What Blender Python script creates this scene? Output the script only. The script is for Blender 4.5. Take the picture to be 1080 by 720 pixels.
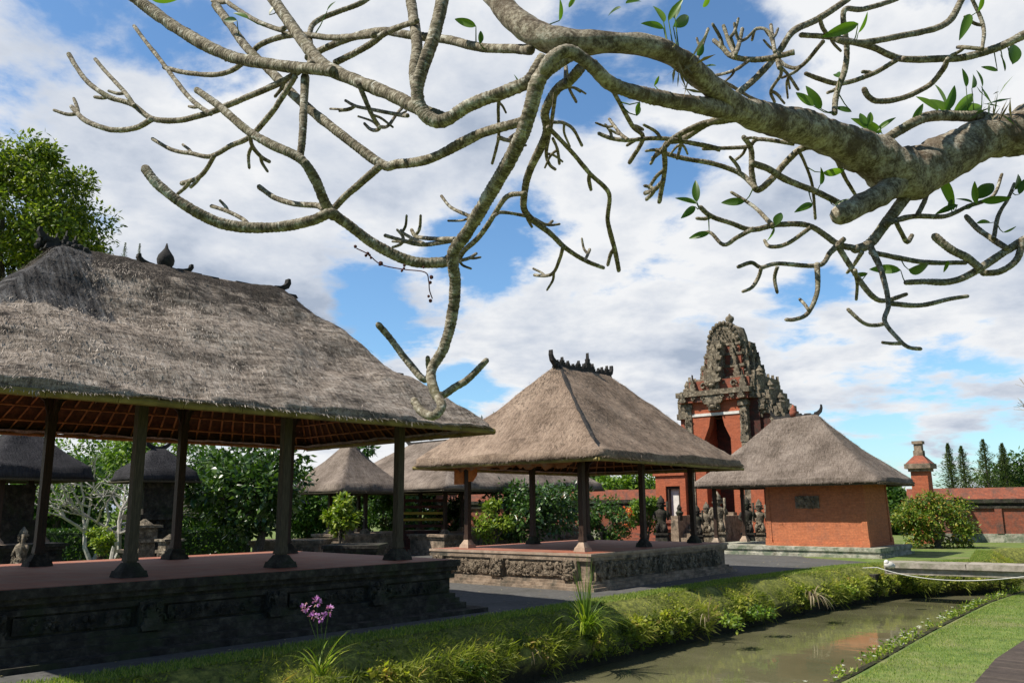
import bpy, math, random
import numpy as np
from mathutils import Vector, Matrix, noise
from mathutils.geometry import tessellate_polygon
random.seed(7); RS = np.random.RandomState(11)
scene = bpy.context.scene
for o in list(bpy.data.objects): bpy.data.objects.remove(o)
R = math.radians
# ------------------------------------------------------------------ camera
F, PITCH, ROLL, EYE = 876.96, R(11.3), R(0.472), 1.7
cam_data = bpy.data.cameras.new('camera'); cam = bpy.data.objects.new('camera', cam_data)
scene.collection.objects.link(cam); scene.camera = cam
cam_data.sensor_width = 36; cam_data.lens = F/1080*36; cam_data.clip_end = 3000; cam_data.clip_start = .05
cam.matrix_world = Matrix.Translation((0, 0, EYE)) @ Matrix.Rotation(math.pi/2+PITCH, 4, 'X') @ Matrix.Rotation(-ROLL, 4, 'Z')
scene.render.resolution_x, scene.render.resolution_y = 1024, 682
# ------------------------------------------------------------------ sky and sun
SUN_EL, SUN_AZ = R(53), R(197)
sd = Vector((math.cos(SUN_AZ)*math.cos(SUN_EL), math.sin(SUN_AZ)*math.cos(SUN_EL), math.sin(SUN_EL)))
sun = bpy.data.lights.new('sun', 'SUN'); sun.energy = 5.0; sun.angle = R(.5); sun.color = (1, .93, .82)
so = bpy.data.objects.new('sun', sun); scene.collection.objects.link(so)
so.rotation_euler = sd.to_track_quat('Z', 'Y').to_euler()
scene.view_settings.view_transform = 'Standard'; scene.view_settings.look = 'None'
scene.view_settings.exposure = 0.36; scene.view_settings.gamma = 1

def pixdir(px, py):
    u, v = px-540, 360-py
    u, v = u*math.cos(ROLL)+v*math.sin(ROLL), -u*math.sin(ROLL)+v*math.cos(ROLL)
    return Vector((u, F*math.cos(PITCH)-v*math.sin(PITCH), F*math.sin(PITCH)+v*math.cos(PITCH)))
def at(px, py, Y):
    d = pixdir(px, py); t = Y/d.y
    return Vector((d.x*t, Y, EYE+d.z*t))
def gnd(px, py, z=0.0):
    d = pixdir(px, py); t = (z-EYE)/d.z
    return Vector((d.x*t, d.y*t, z))

world = bpy.data.worlds.new('World'); scene.world = world; world.use_nodes = True
nt = world.node_tree; nt.nodes.clear()
def N(tree, typ, **kw):
    n = tree.nodes.new(typ)
    for k, v in kw.items(): setattr(n, k, v)
    return n
def math_n(tree, op, a, b=None, clamp=False):
    n = N(tree, 'ShaderNodeMath', operation=op, use_clamp=clamp)
    for i, q in enumerate((a, b)):
        if q is None: continue
        if hasattr(q, 'links'): tree.links.new(q, n.inputs[i])
        else: n.inputs[i].default_value = q
    return n.outputs[0]
bg = N(nt, 'ShaderNodeBackground'); bg.inputs['Strength'].default_value = .1
wo = N(nt, 'ShaderNodeOutputWorld'); nt.links.new(bg.outputs[0], wo.inputs[0])
sky = N(nt, 'ShaderNodeTexSky', sky_type='NISHITA'); sky.sun_disc = False
sky.sun_elevation = SUN_EL; sky.sun_rotation = math.atan2(sd.x, sd.y); sky.air_density = 1.0; sky.dust_density = .6; sky.ozone_density = 1.5
tc = N(nt, 'ShaderNodeTexCoord'); sep = N(nt, 'ShaderNodeSeparateXYZ'); nt.links.new(tc.outputs['Generated'], sep.inputs[0])
zc = math_n(nt, 'ADD', math_n(nt, 'MAXIMUM', sep.outputs[2], 0.0), .22)
cx = math_n(nt, 'DIVIDE', sep.outputs[0], zc); cy = math_n(nt, 'DIVIDE', sep.outputs[1], zc)
cmb = N(nt, 'ShaderNodeCombineXYZ'); nt.links.new(cx, cmb.inputs[0]); nt.links.new(cy, cmb.inputs[1])
def wnoise(scale, detail, rough, w, dist=0):
    n = N(nt, 'ShaderNodeTexNoise', noise_dimensions='4D'); n.inputs['Scale'].default_value = scale
    n.inputs['Detail'].default_value = detail; n.inputs['Roughness'].default_value = rough; n.inputs['W'].default_value = w
    n.inputs['Distortion'].default_value = dist
    nt.links.new(cmb.outputs[0], n.inputs['Vector']); return n.outputs['Fac']
n1 = wnoise(2.3, 12, .60, 1.3, .15); n2 = wnoise(1.3, 7, .58, 4.2)
cov = math_n(nt, 'ADD', math_n(nt, 'ADD', math_n(nt, 'MULTIPLY', n1, 1.35), -.175), .17)
# unseen cloud overhead and behind is cleared to lower the fill; banks stay in front
for (lo, hi, src, amt) in ((.60, .85, sep.outputs[2], .45), (.15, -.4, sep.outputs[1], .6)):
    mr = N(nt, 'ShaderNodeMapRange', interpolation_type='SMOOTHSTEP'); nt.links.new(src, mr.inputs[0])
    mr.inputs[1].default_value = lo; mr.inputs[2].default_value = hi; mr.inputs[3].default_value = 0; mr.inputs[4].default_value = amt
    cov = math_n(nt, 'SUBTRACT', cov, mr.outputs[0])
for (hx, hy, rad, amt) in ((520, 235, 55, .24), (575, 205, 45, .15), (365, 300, 50, .24), (400, 345, 40, .25), (745, 15, 55, .26), (800, 70, 55, .24), (700, 190, 45, .16),
                      (975, 455, 65, .22), (610, 110, 45, .18), (900, 455, 45, .12), (1075, 460, 45, .15), (640, 15, 45, .15), (740, 360, 30, .12), (490, 410, 40, .16), (690, 70, 40, .1), (90, 30, 70, .20), (20, 110, 50, .17), (215, 25, 60, .20), (1000, 20, 50, .15), (330, 110, 50, .10), (860, 330, 50, .10), (1050, 330, 50, .1)):
    d = pixdir(hx, hy).normalized(); th = rad/F
    vm = N(nt, 'ShaderNodeVectorMath', operation='DISTANCE'); nt.links.new(tc.outputs['Generated'], vm.inputs[0]); vm.inputs[1].default_value = d
    mr = N(nt, 'ShaderNodeMapRange', interpolation_type='SMOOTHSTEP'); nt.links.new(vm.outputs['Value'], mr.inputs[0])
    mr.inputs[1].default_value = 0; mr.inputs[2].default_value = th*1.7; mr.inputs[3].default_value = amt; mr.inputs[4].default_value = 0
    cov = math_n(nt, 'SUBTRACT', cov, mr.outputs[0])
mr = N(nt, 'ShaderNodeMapRange', interpolation_type='SMOOTHSTEP'); nt.links.new(cov, mr.inputs[0])
mr.inputs[1].default_value = .44; mr.inputs[2].default_value = .60
cloudfac = mr.outputs[0]
shd = math_n(nt, 'ADD', math_n(nt, 'MULTIPLY', n1, .75), math_n(nt, 'MULTIPLY', n2, .9))
cr = N(nt, 'ShaderNodeValToRGB'); nt.links.new(shd, cr.inputs[0])
cr.color_ramp.elements[0].position = .78; cr.color_ramp.elements[0].color = (7.0, 7.1, 7.25, 1)
cr.color_ramp.elements[1].position = 1.08; cr.color_ramp.elements[1].color = (3.1, 3.65, 4.6, 1)
e = cr.color_ramp.elements.new(.90); e.color = (4.9, 5.3, 6.0, 1)
# cloud at the unseen zenith is thinned to cut the fill light
mixc = N(nt, 'ShaderNodeMix', data_type='RGBA'); nt.links.new(cloudfac, mixc.inputs[0])
skm = N(nt, 'ShaderNodeMix', data_type='RGBA', blend_type='MULTIPLY'); skm.inputs[0].default_value = 1
nt.links.new(sky.outputs[0], skm.inputs[6]); skm.inputs[7].default_value = (.88, 1.18, 1.36, 1)
nt.links.new(skm.outputs[2], mixc.inputs[6]); nt.links.new(cr.outputs[0], mixc.inputs[7])
nt.links.new(mixc.outputs[2], bg.inputs['Color'])
# unseen sky behind the camera and overhead is dimmed by hand to deepen shade
mb_ = N(nt, 'ShaderNodeMapRange', interpolation_type='SMOOTHSTEP'); nt.links.new(sep.outputs[1], mb_.inputs[0])
mb_.inputs[1].default_value = -.35; mb_.inputs[2].default_value = .35; mb_.inputs[3].default_value = .055; mb_.inputs[4].default_value = .1
mz_ = N(nt, 'ShaderNodeMapRange', interpolation_type='SMOOTHSTEP'); nt.links.new(sep.outputs[2], mz_.inputs[0])
mz_.inputs[1].default_value = .62; mz_.inputs[2].default_value = .9; mz_.inputs[3].default_value = 1; mz_.inputs[4].default_value = .65
nt.links.new(math_n(nt, 'MULTIPLY', mb_.outputs[0], mz_.outputs[0]), bg.inputs['Strength'])

# ------------------------------------------------------------------ helpers
C = scene.collection
def tag(o, label=None, cat=None, group=None, kind=None):
    for k, v in (('label', label), ('category', cat), ('group', group), ('kind', kind)):
        if v: o[k] = v
    return o
def empty(name, loc=(0, 0, 0), rz=0.0, **kw):
    o = bpy.data.objects.new(name, None); C.objects.link(o); o.location = loc; o.rotation_euler = (0, 0, rz)
    o.empty_display_size = .2
    return tag(o, **kw)
class MB:
    def __init__(s): s.v = []; s.f = []; s.uv = None
    def add(s, vs, fs):
        b = len(s.v); s.v += [tuple(q) for q in vs]; s.f += [tuple(i+b for i in q) for q in fs]; return s
    def box(s, x0, x1, y0, y1, z0, z1, tap=0.0, rz=0.0, c=None):
        vs = [(x0, y0, z0), (x1, y0, z0), (x1, y1, z0), (x0, y1, z0), (x0+tap, y0+tap, z1), (x1-tap, y0+tap, z1), (x1-tap, y1-tap, z1), (x0+tap, y1-tap, z1)]
        if rz:
            cx_, cy_ = c if c else ((x0+x1)/2, (y0+y1)/2); k, l = math.cos(rz), math.sin(rz)
            vs = [(cx_+(x-cx_)*k-(y-cy_)*l, cy_+(x-cx_)*l+(y-cy_)*k, z) for x, y, z in vs]
        return s.add(vs, [(3, 2, 1, 0), (4, 5, 6, 7), (0, 1, 5, 4), (1, 2, 6, 5), (2, 3, 7, 6), (3, 0, 4, 7)])
    def tube(s, pts, rad, n=6, cap=True):
        pts = [Vector(p) for p in pts]; m = len(pts)
        rs = rad if hasattr(rad, '__len__') else [rad]*m
        b = len(s.v); prev = None
        for i, p in enumerate(pts):
            t = (pts[min(i+1, m-1)]-pts[max(i-1, 0)]).normalized()
            if prev is None:
                a = t.cross(Vector((0, 0, 1)));
                if a.length < .1: a = t.cross(Vector((0, 1, 0)))
            else: a = prev-t*prev.dot(t)
            a.normalize(); prev = a; c2 = t.cross(a)
            for k in range(n):
                an = 2*math.pi*k/n; q = p+(a*math.cos(an)+c2*math.sin(an))*rs[i]; s.v.append(tuple(q))
        for i in range(m-1):
            for k in range(n):
                s.f.append((b+i*n+k, b+i*n+(k+1) % n, b+(i+1)*n+(k+1) % n, b+(i+1)*n+k))
        if cap:
            s.f.append(tuple(b+k for k in reversed(range(n)))); s.f.append(tuple(b+(m-1)*n+k for k in range(n)))
        return s
    def lathe(s, prof, n=12, c=(0, 0), sx=1, sy=1, rz=0.0):
        b = len(s.v)
        for r, z in prof:
            for k in range(n):
                an = 2*math.pi*(k+.5)/n+rz; s.v.append((c[0]+r*math.cos(an)*sx, c[1]+r*math.sin(an)*sy, z))
        for i in range(len(prof)-1):
            for k in range(n): s.f.append((b+i*n+k, b+i*n+(k+1) % n, b+(i+1)*n+(k+1) % n, b+(i+1)*n+k))
        s.f.append(tuple(b+k for k in reversed(range(n)))); s.f.append(tuple(b+(len(prof)-1)*n+k for k in range(n)))
        return s
    def ball(s, c, r, n=7, sq=(1, 1, 1)):
        prof = []
        b = len(s.v); m = max(4, n//2+1)
        for i in range(m+1):
            th = math.pi*(i+.15)/(m+.3)
            for k in range(n):
                an = 2*math.pi*k/n; s.v.append((c[0]+r*sq[0]*math.sin(th)*math.cos(an), c[1]+r*sq[1]*math.sin(th)*math.sin(an), c[2]-r*sq[2]*math.cos(th)))
        for i in range(m):
            for k in range(n): s.f.append((b+i*n+k, b+i*n+(k+1) % n, b+(i+1)*n+(k+1) % n, b+(i+1)*n+k))
        s.f.append(tuple(b+k for k in reversed(range(n)))); s.f.append(tuple(b+m*n+k for k in range(n)))
        return s
    def plate(s, outline, o, ux, uz, th):
        """outline: 2-D points (u,w) extruded by th along ux x uz, both sides of o"""
        o, ux, uz = Vector(o), Vector(ux).normalized(), Vector(uz).normalized(); nn = ux.cross(uz)
        n = len(outline); vs = [o+ux*u+uz*w-nn*th/2 for u, w in outline]+[o+ux*u+uz*w+nn*th/2 for u, w in outline]
        tr = tessellate_polygon([[Vector((u, w, 0)) for u, w in outline]])
        fs = [tuple(t) for t in tr]+[tuple(i+n for i in reversed(t)) for t in tr]
        fs += [(i, (i+1) % n, (i+1) % n+n, i+n) for i in range(n)]
        return s.add(vs, fs)
    def build(s, name, mat, parent=None, world=False, smooth=False, **kw):
        me = bpy.data.meshes.new(name); v = s.v
        if world and parent is not None:
            inv = Matrix.Translation(parent.location) @ Matrix.Rotation(parent.rotation_euler.z, 4, 'Z'); inv.invert()
            v = [tuple(inv @ Vector(q)) for q in v]
        me.from_pydata(v, [], s.f); me.validate()
        return finish(me, name, mat, parent, smooth, **kw)
def finish(me, name, mat, parent=None, smooth=False, **kw):
    if mat: me.materials.append(mat)
    if smooth: me.polygons.foreach_set('use_smooth', [True]*len(me.polygons))
    o = bpy.data.objects.new(name, me); C.objects.link(o)
    if parent is not None: o.parent = parent
    return tag(o, **kw)
def leafmesh(name, mat, P, D, U, L, W, parent=None, offset=(0, 0, 0), fold=.25, curl=0.0, rnd=None, **kw):
    """P base, D direction, U side vector, L length, W width -> N leaves of 2 quads (6 verts); attribute rnd per leaf"""
    n = len(P); P = P-np.array(offset)
    D = D/np.maximum(np.linalg.norm(D, axis=1, keepdims=True), 1e-6)
    S = np.cross(D, U); S /= np.maximum(np.linalg.norm(S, axis=1, keepdims=True), 1e-6); Nn = np.cross(S, D)
    L = L[:, None]; W = W[:, None]
    mid = P+D*L*.5+Nn*L*fold*.25; tip = P+D*L-Nn*L*curl
    v = np.stack([P, mid+S*W*.5-Nn*W*fold*.5, tip, mid-S*W*.5-Nn*W*fold*.5, mid], 1).reshape(-1, 3)
    b = np.arange(n)*5
    f = np.stack([b, b+1, b+4, b+4, b+1, b+2, b, b+4, b+3, b+4, b+2, b+3], 1).reshape(-1)
    me = bpy.data.meshes.new(name); me.vertices.add(n*5); me.vertices.foreach_set('co', v.reshape(-1))
    me.loops.add(n*12); me.loops.foreach_set('vertex_index', f)
    me.polygons.add(n*4); me.polygons.foreach_set('loop_start', np.arange(n*4)*3); me.polygons.foreach_set('loop_total', np.full(n*4, 3))
    me.update(calc_edges=True)
    at_ = me.attributes.new('rnd', 'FLOAT', 'POINT'); at_.data.foreach_set('value', np.repeat(RS.rand(n) if rnd is None else np.clip(rnd, 0, 1), 5))
    return finish(me, name, mat, parent, **kw)
def link(t, a, b): t.links.new(a, b)
def ramp(t, fac, stops):
    r = N(t, 'ShaderNodeValToRGB'); link(t, fac, r.inputs[0]); els = r.color_ramp.elements
    els[0].position, els[0].color = stops[0][0], (*stops[0][1], 1); els[1].position, els[1].color = stops[-1][0], (*stops[-1][1], 1)
    for p, c in stops[1:-1]: e = els.new(p); e.color = (*c, 1)
    return r.outputs[0]
def tnoise(t, vec, scale, detail=6, rough=.6, dist=0):
    n = N(t, 'ShaderNodeTexNoise'); n.inputs['Scale'].default_value = scale; n.inputs['Detail'].default_value = detail
    n.inputs['Roughness'].default_value = rough; n.inputs['Distortion'].default_value = dist; link(t, vec, n.inputs['Vector']); return n.outputs['Fac']
def mapping(t, vec, sc): 
    m = N(t, 'ShaderNodeMapping'); link(t, vec, m.inputs[0]); m.inputs['Scale'].default_value = sc; return m.outputs[0]
def newmat(name):
    m = bpy.data.materials.new(name); m.use_nodes = True; t = m.node_tree; p = t.nodes['Principled BSDF']; return m, t, p
def bump(t, p, h, strength, dist):
    b = N(t, 'ShaderNodeBump'); b.inputs['Strength'].default_value = strength; b.inputs['Distance'].default_value = dist
    link(t, h, b.inputs['Height']); link(t, b.outputs[0], p.inputs['Normal'])
def mixcol(t, fac, a, b, mode='MIX'):
    m = N(t, 'ShaderNodeMix', data_type='RGBA', blend_type=mode)
    for q, i in ((fac, 0), (a, 6), (b, 7)):
        if hasattr(q, 'links'): link(t, q, m.inputs[i])
        else: m.inputs[i].default_value = q if i == 0 else (*q, 1)
    return m.outputs[2]
def simple(name, stops, scale=4, detail=8, rough=.85, bs=.4, bd=.02, sc=(1, 1, 1), coord='Object', rgh=.65, blot=None, spec=.3):
    m, t, p = newmat(name); co = N(t, 'ShaderNodeTexCoord').outputs[coord]; v = mapping(t, co, sc)
    f = tnoise(t, v, scale, detail, rgh); col = ramp(t, f, stops)
    if blot:
        bc, bscale, lo, hi = blot; g = tnoise(t, co, bscale, 6, .65); g2 = ramp(t, g, [(lo, (0, 0, 0)), (hi, (1, 1, 1))]); col = mixcol(t, g2, col, bc)
    link(t, col, p.inputs['Base Color']); p.inputs['Roughness'].default_value = rough; p.inputs['Specular IOR Level'].default_value = spec
    h = tnoise(t, v, scale*3, 6, .7); bump(t, p, h, bs, bd); return m
def leafmat(name, stops, rough=.45, trans=.3, spec=.4):
    m, t, p = newmat(name); a = N(t, 'ShaderNodeAttribute'); a.attribute_name = 'rnd'
    col = ramp(t, a.outputs['Fac'], stops); link(t, col, p.inputs['Base Color']); p.inputs['Roughness'].default_value = rough
    p.inputs['Specular IOR Level'].default_value = spec
    tr = N(t, 'ShaderNodeBsdfTranslucent'); mc = mixcol(t, 1.0, col, (1.3, 1.5, .5), 'MULTIPLY'); link(t, mc, tr.inputs[0])
    ms = N(t, 'ShaderNodeMixShader'); ms.inputs[0].default_value = trans; link(t, p.outputs[0], ms.inputs[1]); link(t, tr.outputs[0], ms.inputs[2])
    link(t, ms.outputs[0], t.nodes['Material Output'].inputs[0]); return m
def brickmat(name, c1, c2, mortar, bw=.24, bh=.055, dirt=(.12, .07, .045), dlo=.5, dhi=.75, top=None):
    m, t, p = newmat(name); co = N(t, 'ShaderNodeTexCoord').outputs['Object']
    s = N(t, 'ShaderNodeSeparateXYZ'); link(t, co, s.inputs[0])
    cb = N(t, 'ShaderNodeCombineXYZ'); link(t, math_n(t, 'ADD', s.outputs[0], s.outputs[1]), cb.inputs[0]); link(t, s.outputs[2], cb.inputs[1])
    b = N(t, 'ShaderNodeTexBrick'); link(t, cb.outputs[0], b.inputs['Vector']); b.inputs['Scale'].default_value = 1
    b.inputs['Brick Width'].default_value = bw; b.inputs['Row Height'].default_value = bh; b.inputs['Mortar Size'].default_value = .004
    b.inputs['Color1'].default_value = (*c1, 1); b.inputs['Color2'].default_value = (*c2, 1); b.inputs['Mortar'].default_value = (*mortar, 1)
    g = tnoise(t, co, 2.3, 8, .7); g2 = ramp(t, g, [(dlo, (0, 0, 0)), (dhi, (1, 1, 1))]); col = mixcol(t, g2, b.outputs[0], dirt)
    g3 = tnoise(t, co, 14, 4, .6); col = mixcol(t, .45, col, ramp(t, g3, [(.3, (.35, .35, .35)), (.7, (1, 1, 1))]), 'MULTIPLY')
    link(t, col, p.inputs['Base Color']); p.inputs['Roughness'].default_value = .9; p.inputs['Specular IOR Level'].default_value = .2
    h = math_n(t, 'ADD', math_n(t, 'MULTIPLY', b.outputs['Fac'], -1), math_n(t, 'MULTIPLY', g3, .8)); bump(t, p, h, .5, .012); return m
def thatchmat(name, stops, hs=.5, blotcol=(.03, .026, .024), blo=.56, bhi=.7, old=False):
    m, t, p = newmat(name); uv = N(t, 'ShaderNodeTexCoord').outputs['UV']
    a = tnoise(t, mapping(t, uv, (26, 3.2, 1)), 1, 8, .7, .4); b = tnoise(t, mapping(t, uv, (2.2, 9, 1)), 1, 7, .7, .6)
    c = tnoise(t, mapping(t, uv, (.9, .7, 1)), 1, 5, .6); d = tnoise(t, mapping(t, uv, (75, 14, 1)), 1, 4, .7, .3)
    f = math_n(t, 'ADD', math_n(t, 'MULTIPLY', a, .38), math_n(t, 'MULTIPLY', b, hs*.5)); f = math_n(t, 'ADD', f, math_n(t, 'MULTIPLY', c, .37-.25*hs+.1)); f = math_n(t, 'ADD', f, math_n(t, 'MULTIPLY', d, .3)); f = math_n(t, 'DIVIDE', f, .38+hs*.5+.47-.25*hs+.3)
    col = ramp(t, f, stops)
    g = tnoise(t, mapping(t, uv, (1.3, 2.4, 1)), 1, 7, .72); g2 = ramp(t, g, [(blo, (0, 0, 0)), (bhi, (1, 1, 1))]); col = mixcol(t, g2, col, blotcol)
    if old:
        g = tnoise(t, mapping(t, uv, (7, 15, 1)), 1, 9, .85, .6); col = mixcol(t, ramp(t, g, [(.49, (0, 0, 0)), (.60, (.75, .75, .75))]), col, (.05, .039, .031))
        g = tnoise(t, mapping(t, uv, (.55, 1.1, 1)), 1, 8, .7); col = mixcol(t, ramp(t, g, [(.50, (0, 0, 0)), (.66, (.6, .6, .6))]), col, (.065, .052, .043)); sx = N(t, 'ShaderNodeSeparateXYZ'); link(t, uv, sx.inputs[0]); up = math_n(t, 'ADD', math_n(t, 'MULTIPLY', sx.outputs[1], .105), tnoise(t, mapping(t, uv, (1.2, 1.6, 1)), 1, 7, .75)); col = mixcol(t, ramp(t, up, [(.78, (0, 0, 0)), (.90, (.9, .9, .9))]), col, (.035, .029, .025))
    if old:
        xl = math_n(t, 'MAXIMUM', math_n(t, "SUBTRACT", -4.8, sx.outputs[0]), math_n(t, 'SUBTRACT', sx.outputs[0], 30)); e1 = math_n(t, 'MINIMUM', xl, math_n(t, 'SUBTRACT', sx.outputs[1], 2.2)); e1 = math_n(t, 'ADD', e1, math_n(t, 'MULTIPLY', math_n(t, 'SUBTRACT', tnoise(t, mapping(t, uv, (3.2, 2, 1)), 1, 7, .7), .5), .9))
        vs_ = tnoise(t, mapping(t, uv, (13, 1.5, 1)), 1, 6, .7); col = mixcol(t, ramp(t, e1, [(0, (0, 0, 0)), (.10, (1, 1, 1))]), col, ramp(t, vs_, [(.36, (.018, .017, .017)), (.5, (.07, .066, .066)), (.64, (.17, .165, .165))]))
    link(t, col, p.inputs['Base Color']); p.inputs['Roughness'].default_value = .95; p.inputs['Specular IOR Level'].default_value = .15
    h = math_n(t, 'ADD', math_n(t, 'MULTIPLY', a, .7), math_n(t, 'MULTIPLY', b, .6)); h = math_n(t, 'ADD', h, math_n(t, 'MULTIPLY', d, .5)); bump(t, p, h, .9, .05); return m

M = {}
M['thatch1'] = thatchmat('old_thatch', [(.38, (.035, .027, .021)), (.44, (.15, .122, .10)), (.49, (.34, .28, .23)), (.57, (.58, .50, .43))], 1.0, (.022, .019, .018), .56, .66, True)
M['thatch2'] = thatchmat('brown_thatch', [(.38, (.045, .033, .024)), (.44, (.14, .10, .073)), (.50, (.265, .195, .146)), (.59, (.42, .32, .245))], .25, (.07, .05, .04), .56, .75)
M['thatch3'] = thatchmat('grey_thatch', [(.38, (.04, .033, .028)), (.45, (.12, .095, .077)), (.51, (.21, .17, .142)), (.60, (.34, .285, .24))], .25, (.075, .06, .052), .56, .75)
M['ijuk'] = thatchmat('black_fibre_thatch', [(.36, (.012, .012, .014)), (.5, (.035, .034, .038)), (.64, (.09, .085, .09))], .3, (.11, .105, .11), .66, .85)
def strawmat(name, c0, c1):
    m, t, p = newmat(name); a = N(t, 'ShaderNodeAttribute'); a.attribute_name = 'rnd'
    link(t, ramp(t, a.outputs['Fac'], [(0, c0), (1, c1)]), p.inputs['Base Color']); p.inputs['Roughness'].default_value = .95; p.inputs['Specular IOR Level'].default_value = .1; return m
M['straw1'] = strawmat('old_straw', (.026, .022, .019), (.58, .50, .425)); M['straw2'] = strawmat('brown_straw', (.045, .034, .026), (.32, .25, .195))
M['straw4'] = strawmat('black_fibre', (.015, .015, .017), (.07, .066, .07))
M['stone'] = simple('carved_stone', [(.3, (.11, .082, .06)), (.5, (.26, .195, .14)), (.7, (.42, .33, .25))], 5, rough=.95, bs=.8, bd=.03, blot=((.07, .065, .05), 2.2, .5, .68))
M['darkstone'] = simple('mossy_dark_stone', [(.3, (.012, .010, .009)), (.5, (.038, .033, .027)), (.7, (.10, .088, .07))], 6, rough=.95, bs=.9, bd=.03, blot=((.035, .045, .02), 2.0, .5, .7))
M['lime'] = simple('limestone_base', [(.35, (.14, .13, .09)), (.5, (.36, .35, .28)), (.65, (.5, .48, .40))], 3.5, rough=.95, bs=.8, bd=.03, blot=((.16, .19, .13), 3.0, .48, .62))
M['carve'] = simple('weathered_carving', [(.3, (.05, .042, .030)), (.5, (.19, .155, .11)), (.66, (.42, .36, .27))], 7, rough=.95, bs=1, bd=.05, blot=((.06, .055, .045), 3.0, .5, .7))
M['plinth'] = simple('brown_carved_panel', [(.3, (.07, .052, .036)), (.5, (.20, .155, .11)), (.7, (.36, .29, .21))], 7, rough=.95, bs=1, bd=.04)
M['cap'] = simple('sandstone_cap', [(.3, (.26, .19, .14)), (.55, (.42, .31, .23)), (.75, (.5, .4, .32))], 5, rough=.9, bs=.4, blot=((.22, .19, .15), 1.8, .5, .75))
M['terra'] = simple('terracotta_floor', [(.3, (.20, .062, .034)), (.55, (.28, .098, .056)), (.75, (.35, .145, .09))], 3, rough=.75, bs=.15)
m, t, p = newmat('terracotta_tiles'); co = N(t, 'ShaderNodeTexCoord').outputs['Object']; b = N(t, 'ShaderNodeTexBrick'); link(t, co, b.inputs['Vector']); b.offset = 0; b.inputs['Scale'].default_value = 1
b.inputs['Brick Width'].default_value = .3; b.inputs['Row Height'].default_value = .3; b.inputs['Mortar Size'].default_value = .006
b.inputs['Color1'].default_value = (.33, .098, .048, 1); b.inputs['Color2'].default_value = (.26, .075, .038, 1); b.inputs['Mortar'].default_value = (.13, .08, .06, 1)
link(t, mixcol(t, ramp(t, tnoise(t, co, 1.6, 8, .7), [(.42, (0, 0, 0)), (.68, (.7, .7, .7))]), b.outputs[0], (.30, .17, .12)), p.inputs['Base Color']); p.inputs['Roughness'].default_value = .7; M['terra'] = m
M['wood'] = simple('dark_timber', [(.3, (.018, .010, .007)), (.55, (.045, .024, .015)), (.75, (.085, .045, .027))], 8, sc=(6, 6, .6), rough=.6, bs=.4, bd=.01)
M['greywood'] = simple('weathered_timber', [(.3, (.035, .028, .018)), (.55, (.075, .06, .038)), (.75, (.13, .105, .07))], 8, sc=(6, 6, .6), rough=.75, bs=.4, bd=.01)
M['batten'] = simple('orange_battens', [(.3, (.17, .07, .025)), (.55, (.36, .155, .06)), (.75, (.50, .24, .10))], 6, rough=.7, bs=.2)
M['ceil'] = simple('roof_underside', [(.3, (.035, .016, .009)), (.55, (.095, .042, .02)), (.75, (.18, .08, .035))], 9, sc=(1, 1, 1), rough=.9, bs=.5)
M['bamboo'] = simple('bamboo_fascia', [(.3, (.10, .075, .018)), (.55, (.235, .185, .05)), (.75, (.36, .29, .10))], 4, rough=.5, bs=.2)
M['ridge'] = simple('black_ridge_tiles', [(.3, (.010, .010, .010)), (.55, (.028, .026, .025)), (.75, (.07, .06, .055))], 9, rough=.85, bs=.6)
M['brick'] = brickmat('orange_brick', (.60, .205, .095), (.50, .165, .078), (.40, .18, .10), dirt=(.34, .15, .095), dlo=.50, dhi=.80)
M['redbrick'] = brickmat('red_brick', (.40, .12, .07), (.30, .09, .055), (.20, .14, .11), dirt=(.13, .09, .075), dlo=.46, dhi=.66)
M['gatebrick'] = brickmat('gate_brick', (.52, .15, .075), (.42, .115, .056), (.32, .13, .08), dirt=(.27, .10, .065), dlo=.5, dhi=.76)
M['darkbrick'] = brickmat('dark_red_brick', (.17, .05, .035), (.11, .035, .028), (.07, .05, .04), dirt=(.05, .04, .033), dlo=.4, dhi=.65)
M['plaster'] = simple('white_plaster', [(.3, (.5, .47, .42)), (.6, (.72, .7, .66))], 4, rough=.8, bs=.2)
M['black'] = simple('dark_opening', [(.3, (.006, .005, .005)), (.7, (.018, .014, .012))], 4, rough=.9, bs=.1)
M['gilt'] = simple('orange_painted_door', [(.3, (.55, .16, .02)), (.6, (.75, .28, .04))], 6, rough=.5, bs=.2)
M['asphalt'] = simple('grey_paving', [(.3, (.065, .063, .06)), (.55, (.10, .098, .094)), (.75, (.15, .146, .137))], 9, rough=.9, bs=.3, bd=.01, blot=((.055, .055, .048), .6, .48, .72))
M['concrete'] = simple('old_concrete', [(.3, (.13, .115, .09)), (.5, (.30, .265, .22)), (.7, (.46, .41, .35))], 4, rough=.9, bs=.5, blot=((.16, .17, .10), 2.4, .5, .7))
M['soil'] = simple('damp_soil', [(.3, (.012, .011, .005)), (.55, (.045, .045, .016)), (.75, (.11, .115, .03))], 7, rough=.95, bs=1, bd=.05)
M['grassland'] = simple('lawn_green', [(.3, (.05, .085, .018)), (.5, (.11, .17, .032)), (.7, (.22, .26, .07))], 2.2, detail=12, rough=.9, bs=.8, bd=.04, rgh=.75, blot=((.20, .19, .085), .7, .46, .7))
M['bark'] = None
M['treebark'] = simple('tree_bark', [(.3, (.05, .04, .03)), (.55, (.12, .10, .08)), (.75, (.22, .19, .15))], 7, sc=(3, 3, 1), rough=.95, bs=.8)
M['palebark'] = simple('pale_bark', [(.3, (.25, .23, .2)), (.55, (.42, .4, .36)), (.75, (.6, .57, .52))], 7, rough=.9, bs=.5)
M['lf_bright'] = leafmat('bright_leaves', [(0, (.045, .09, .012)), (.5, (.10, .19, .022)), (1, (.24, .34, .04))])
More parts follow.
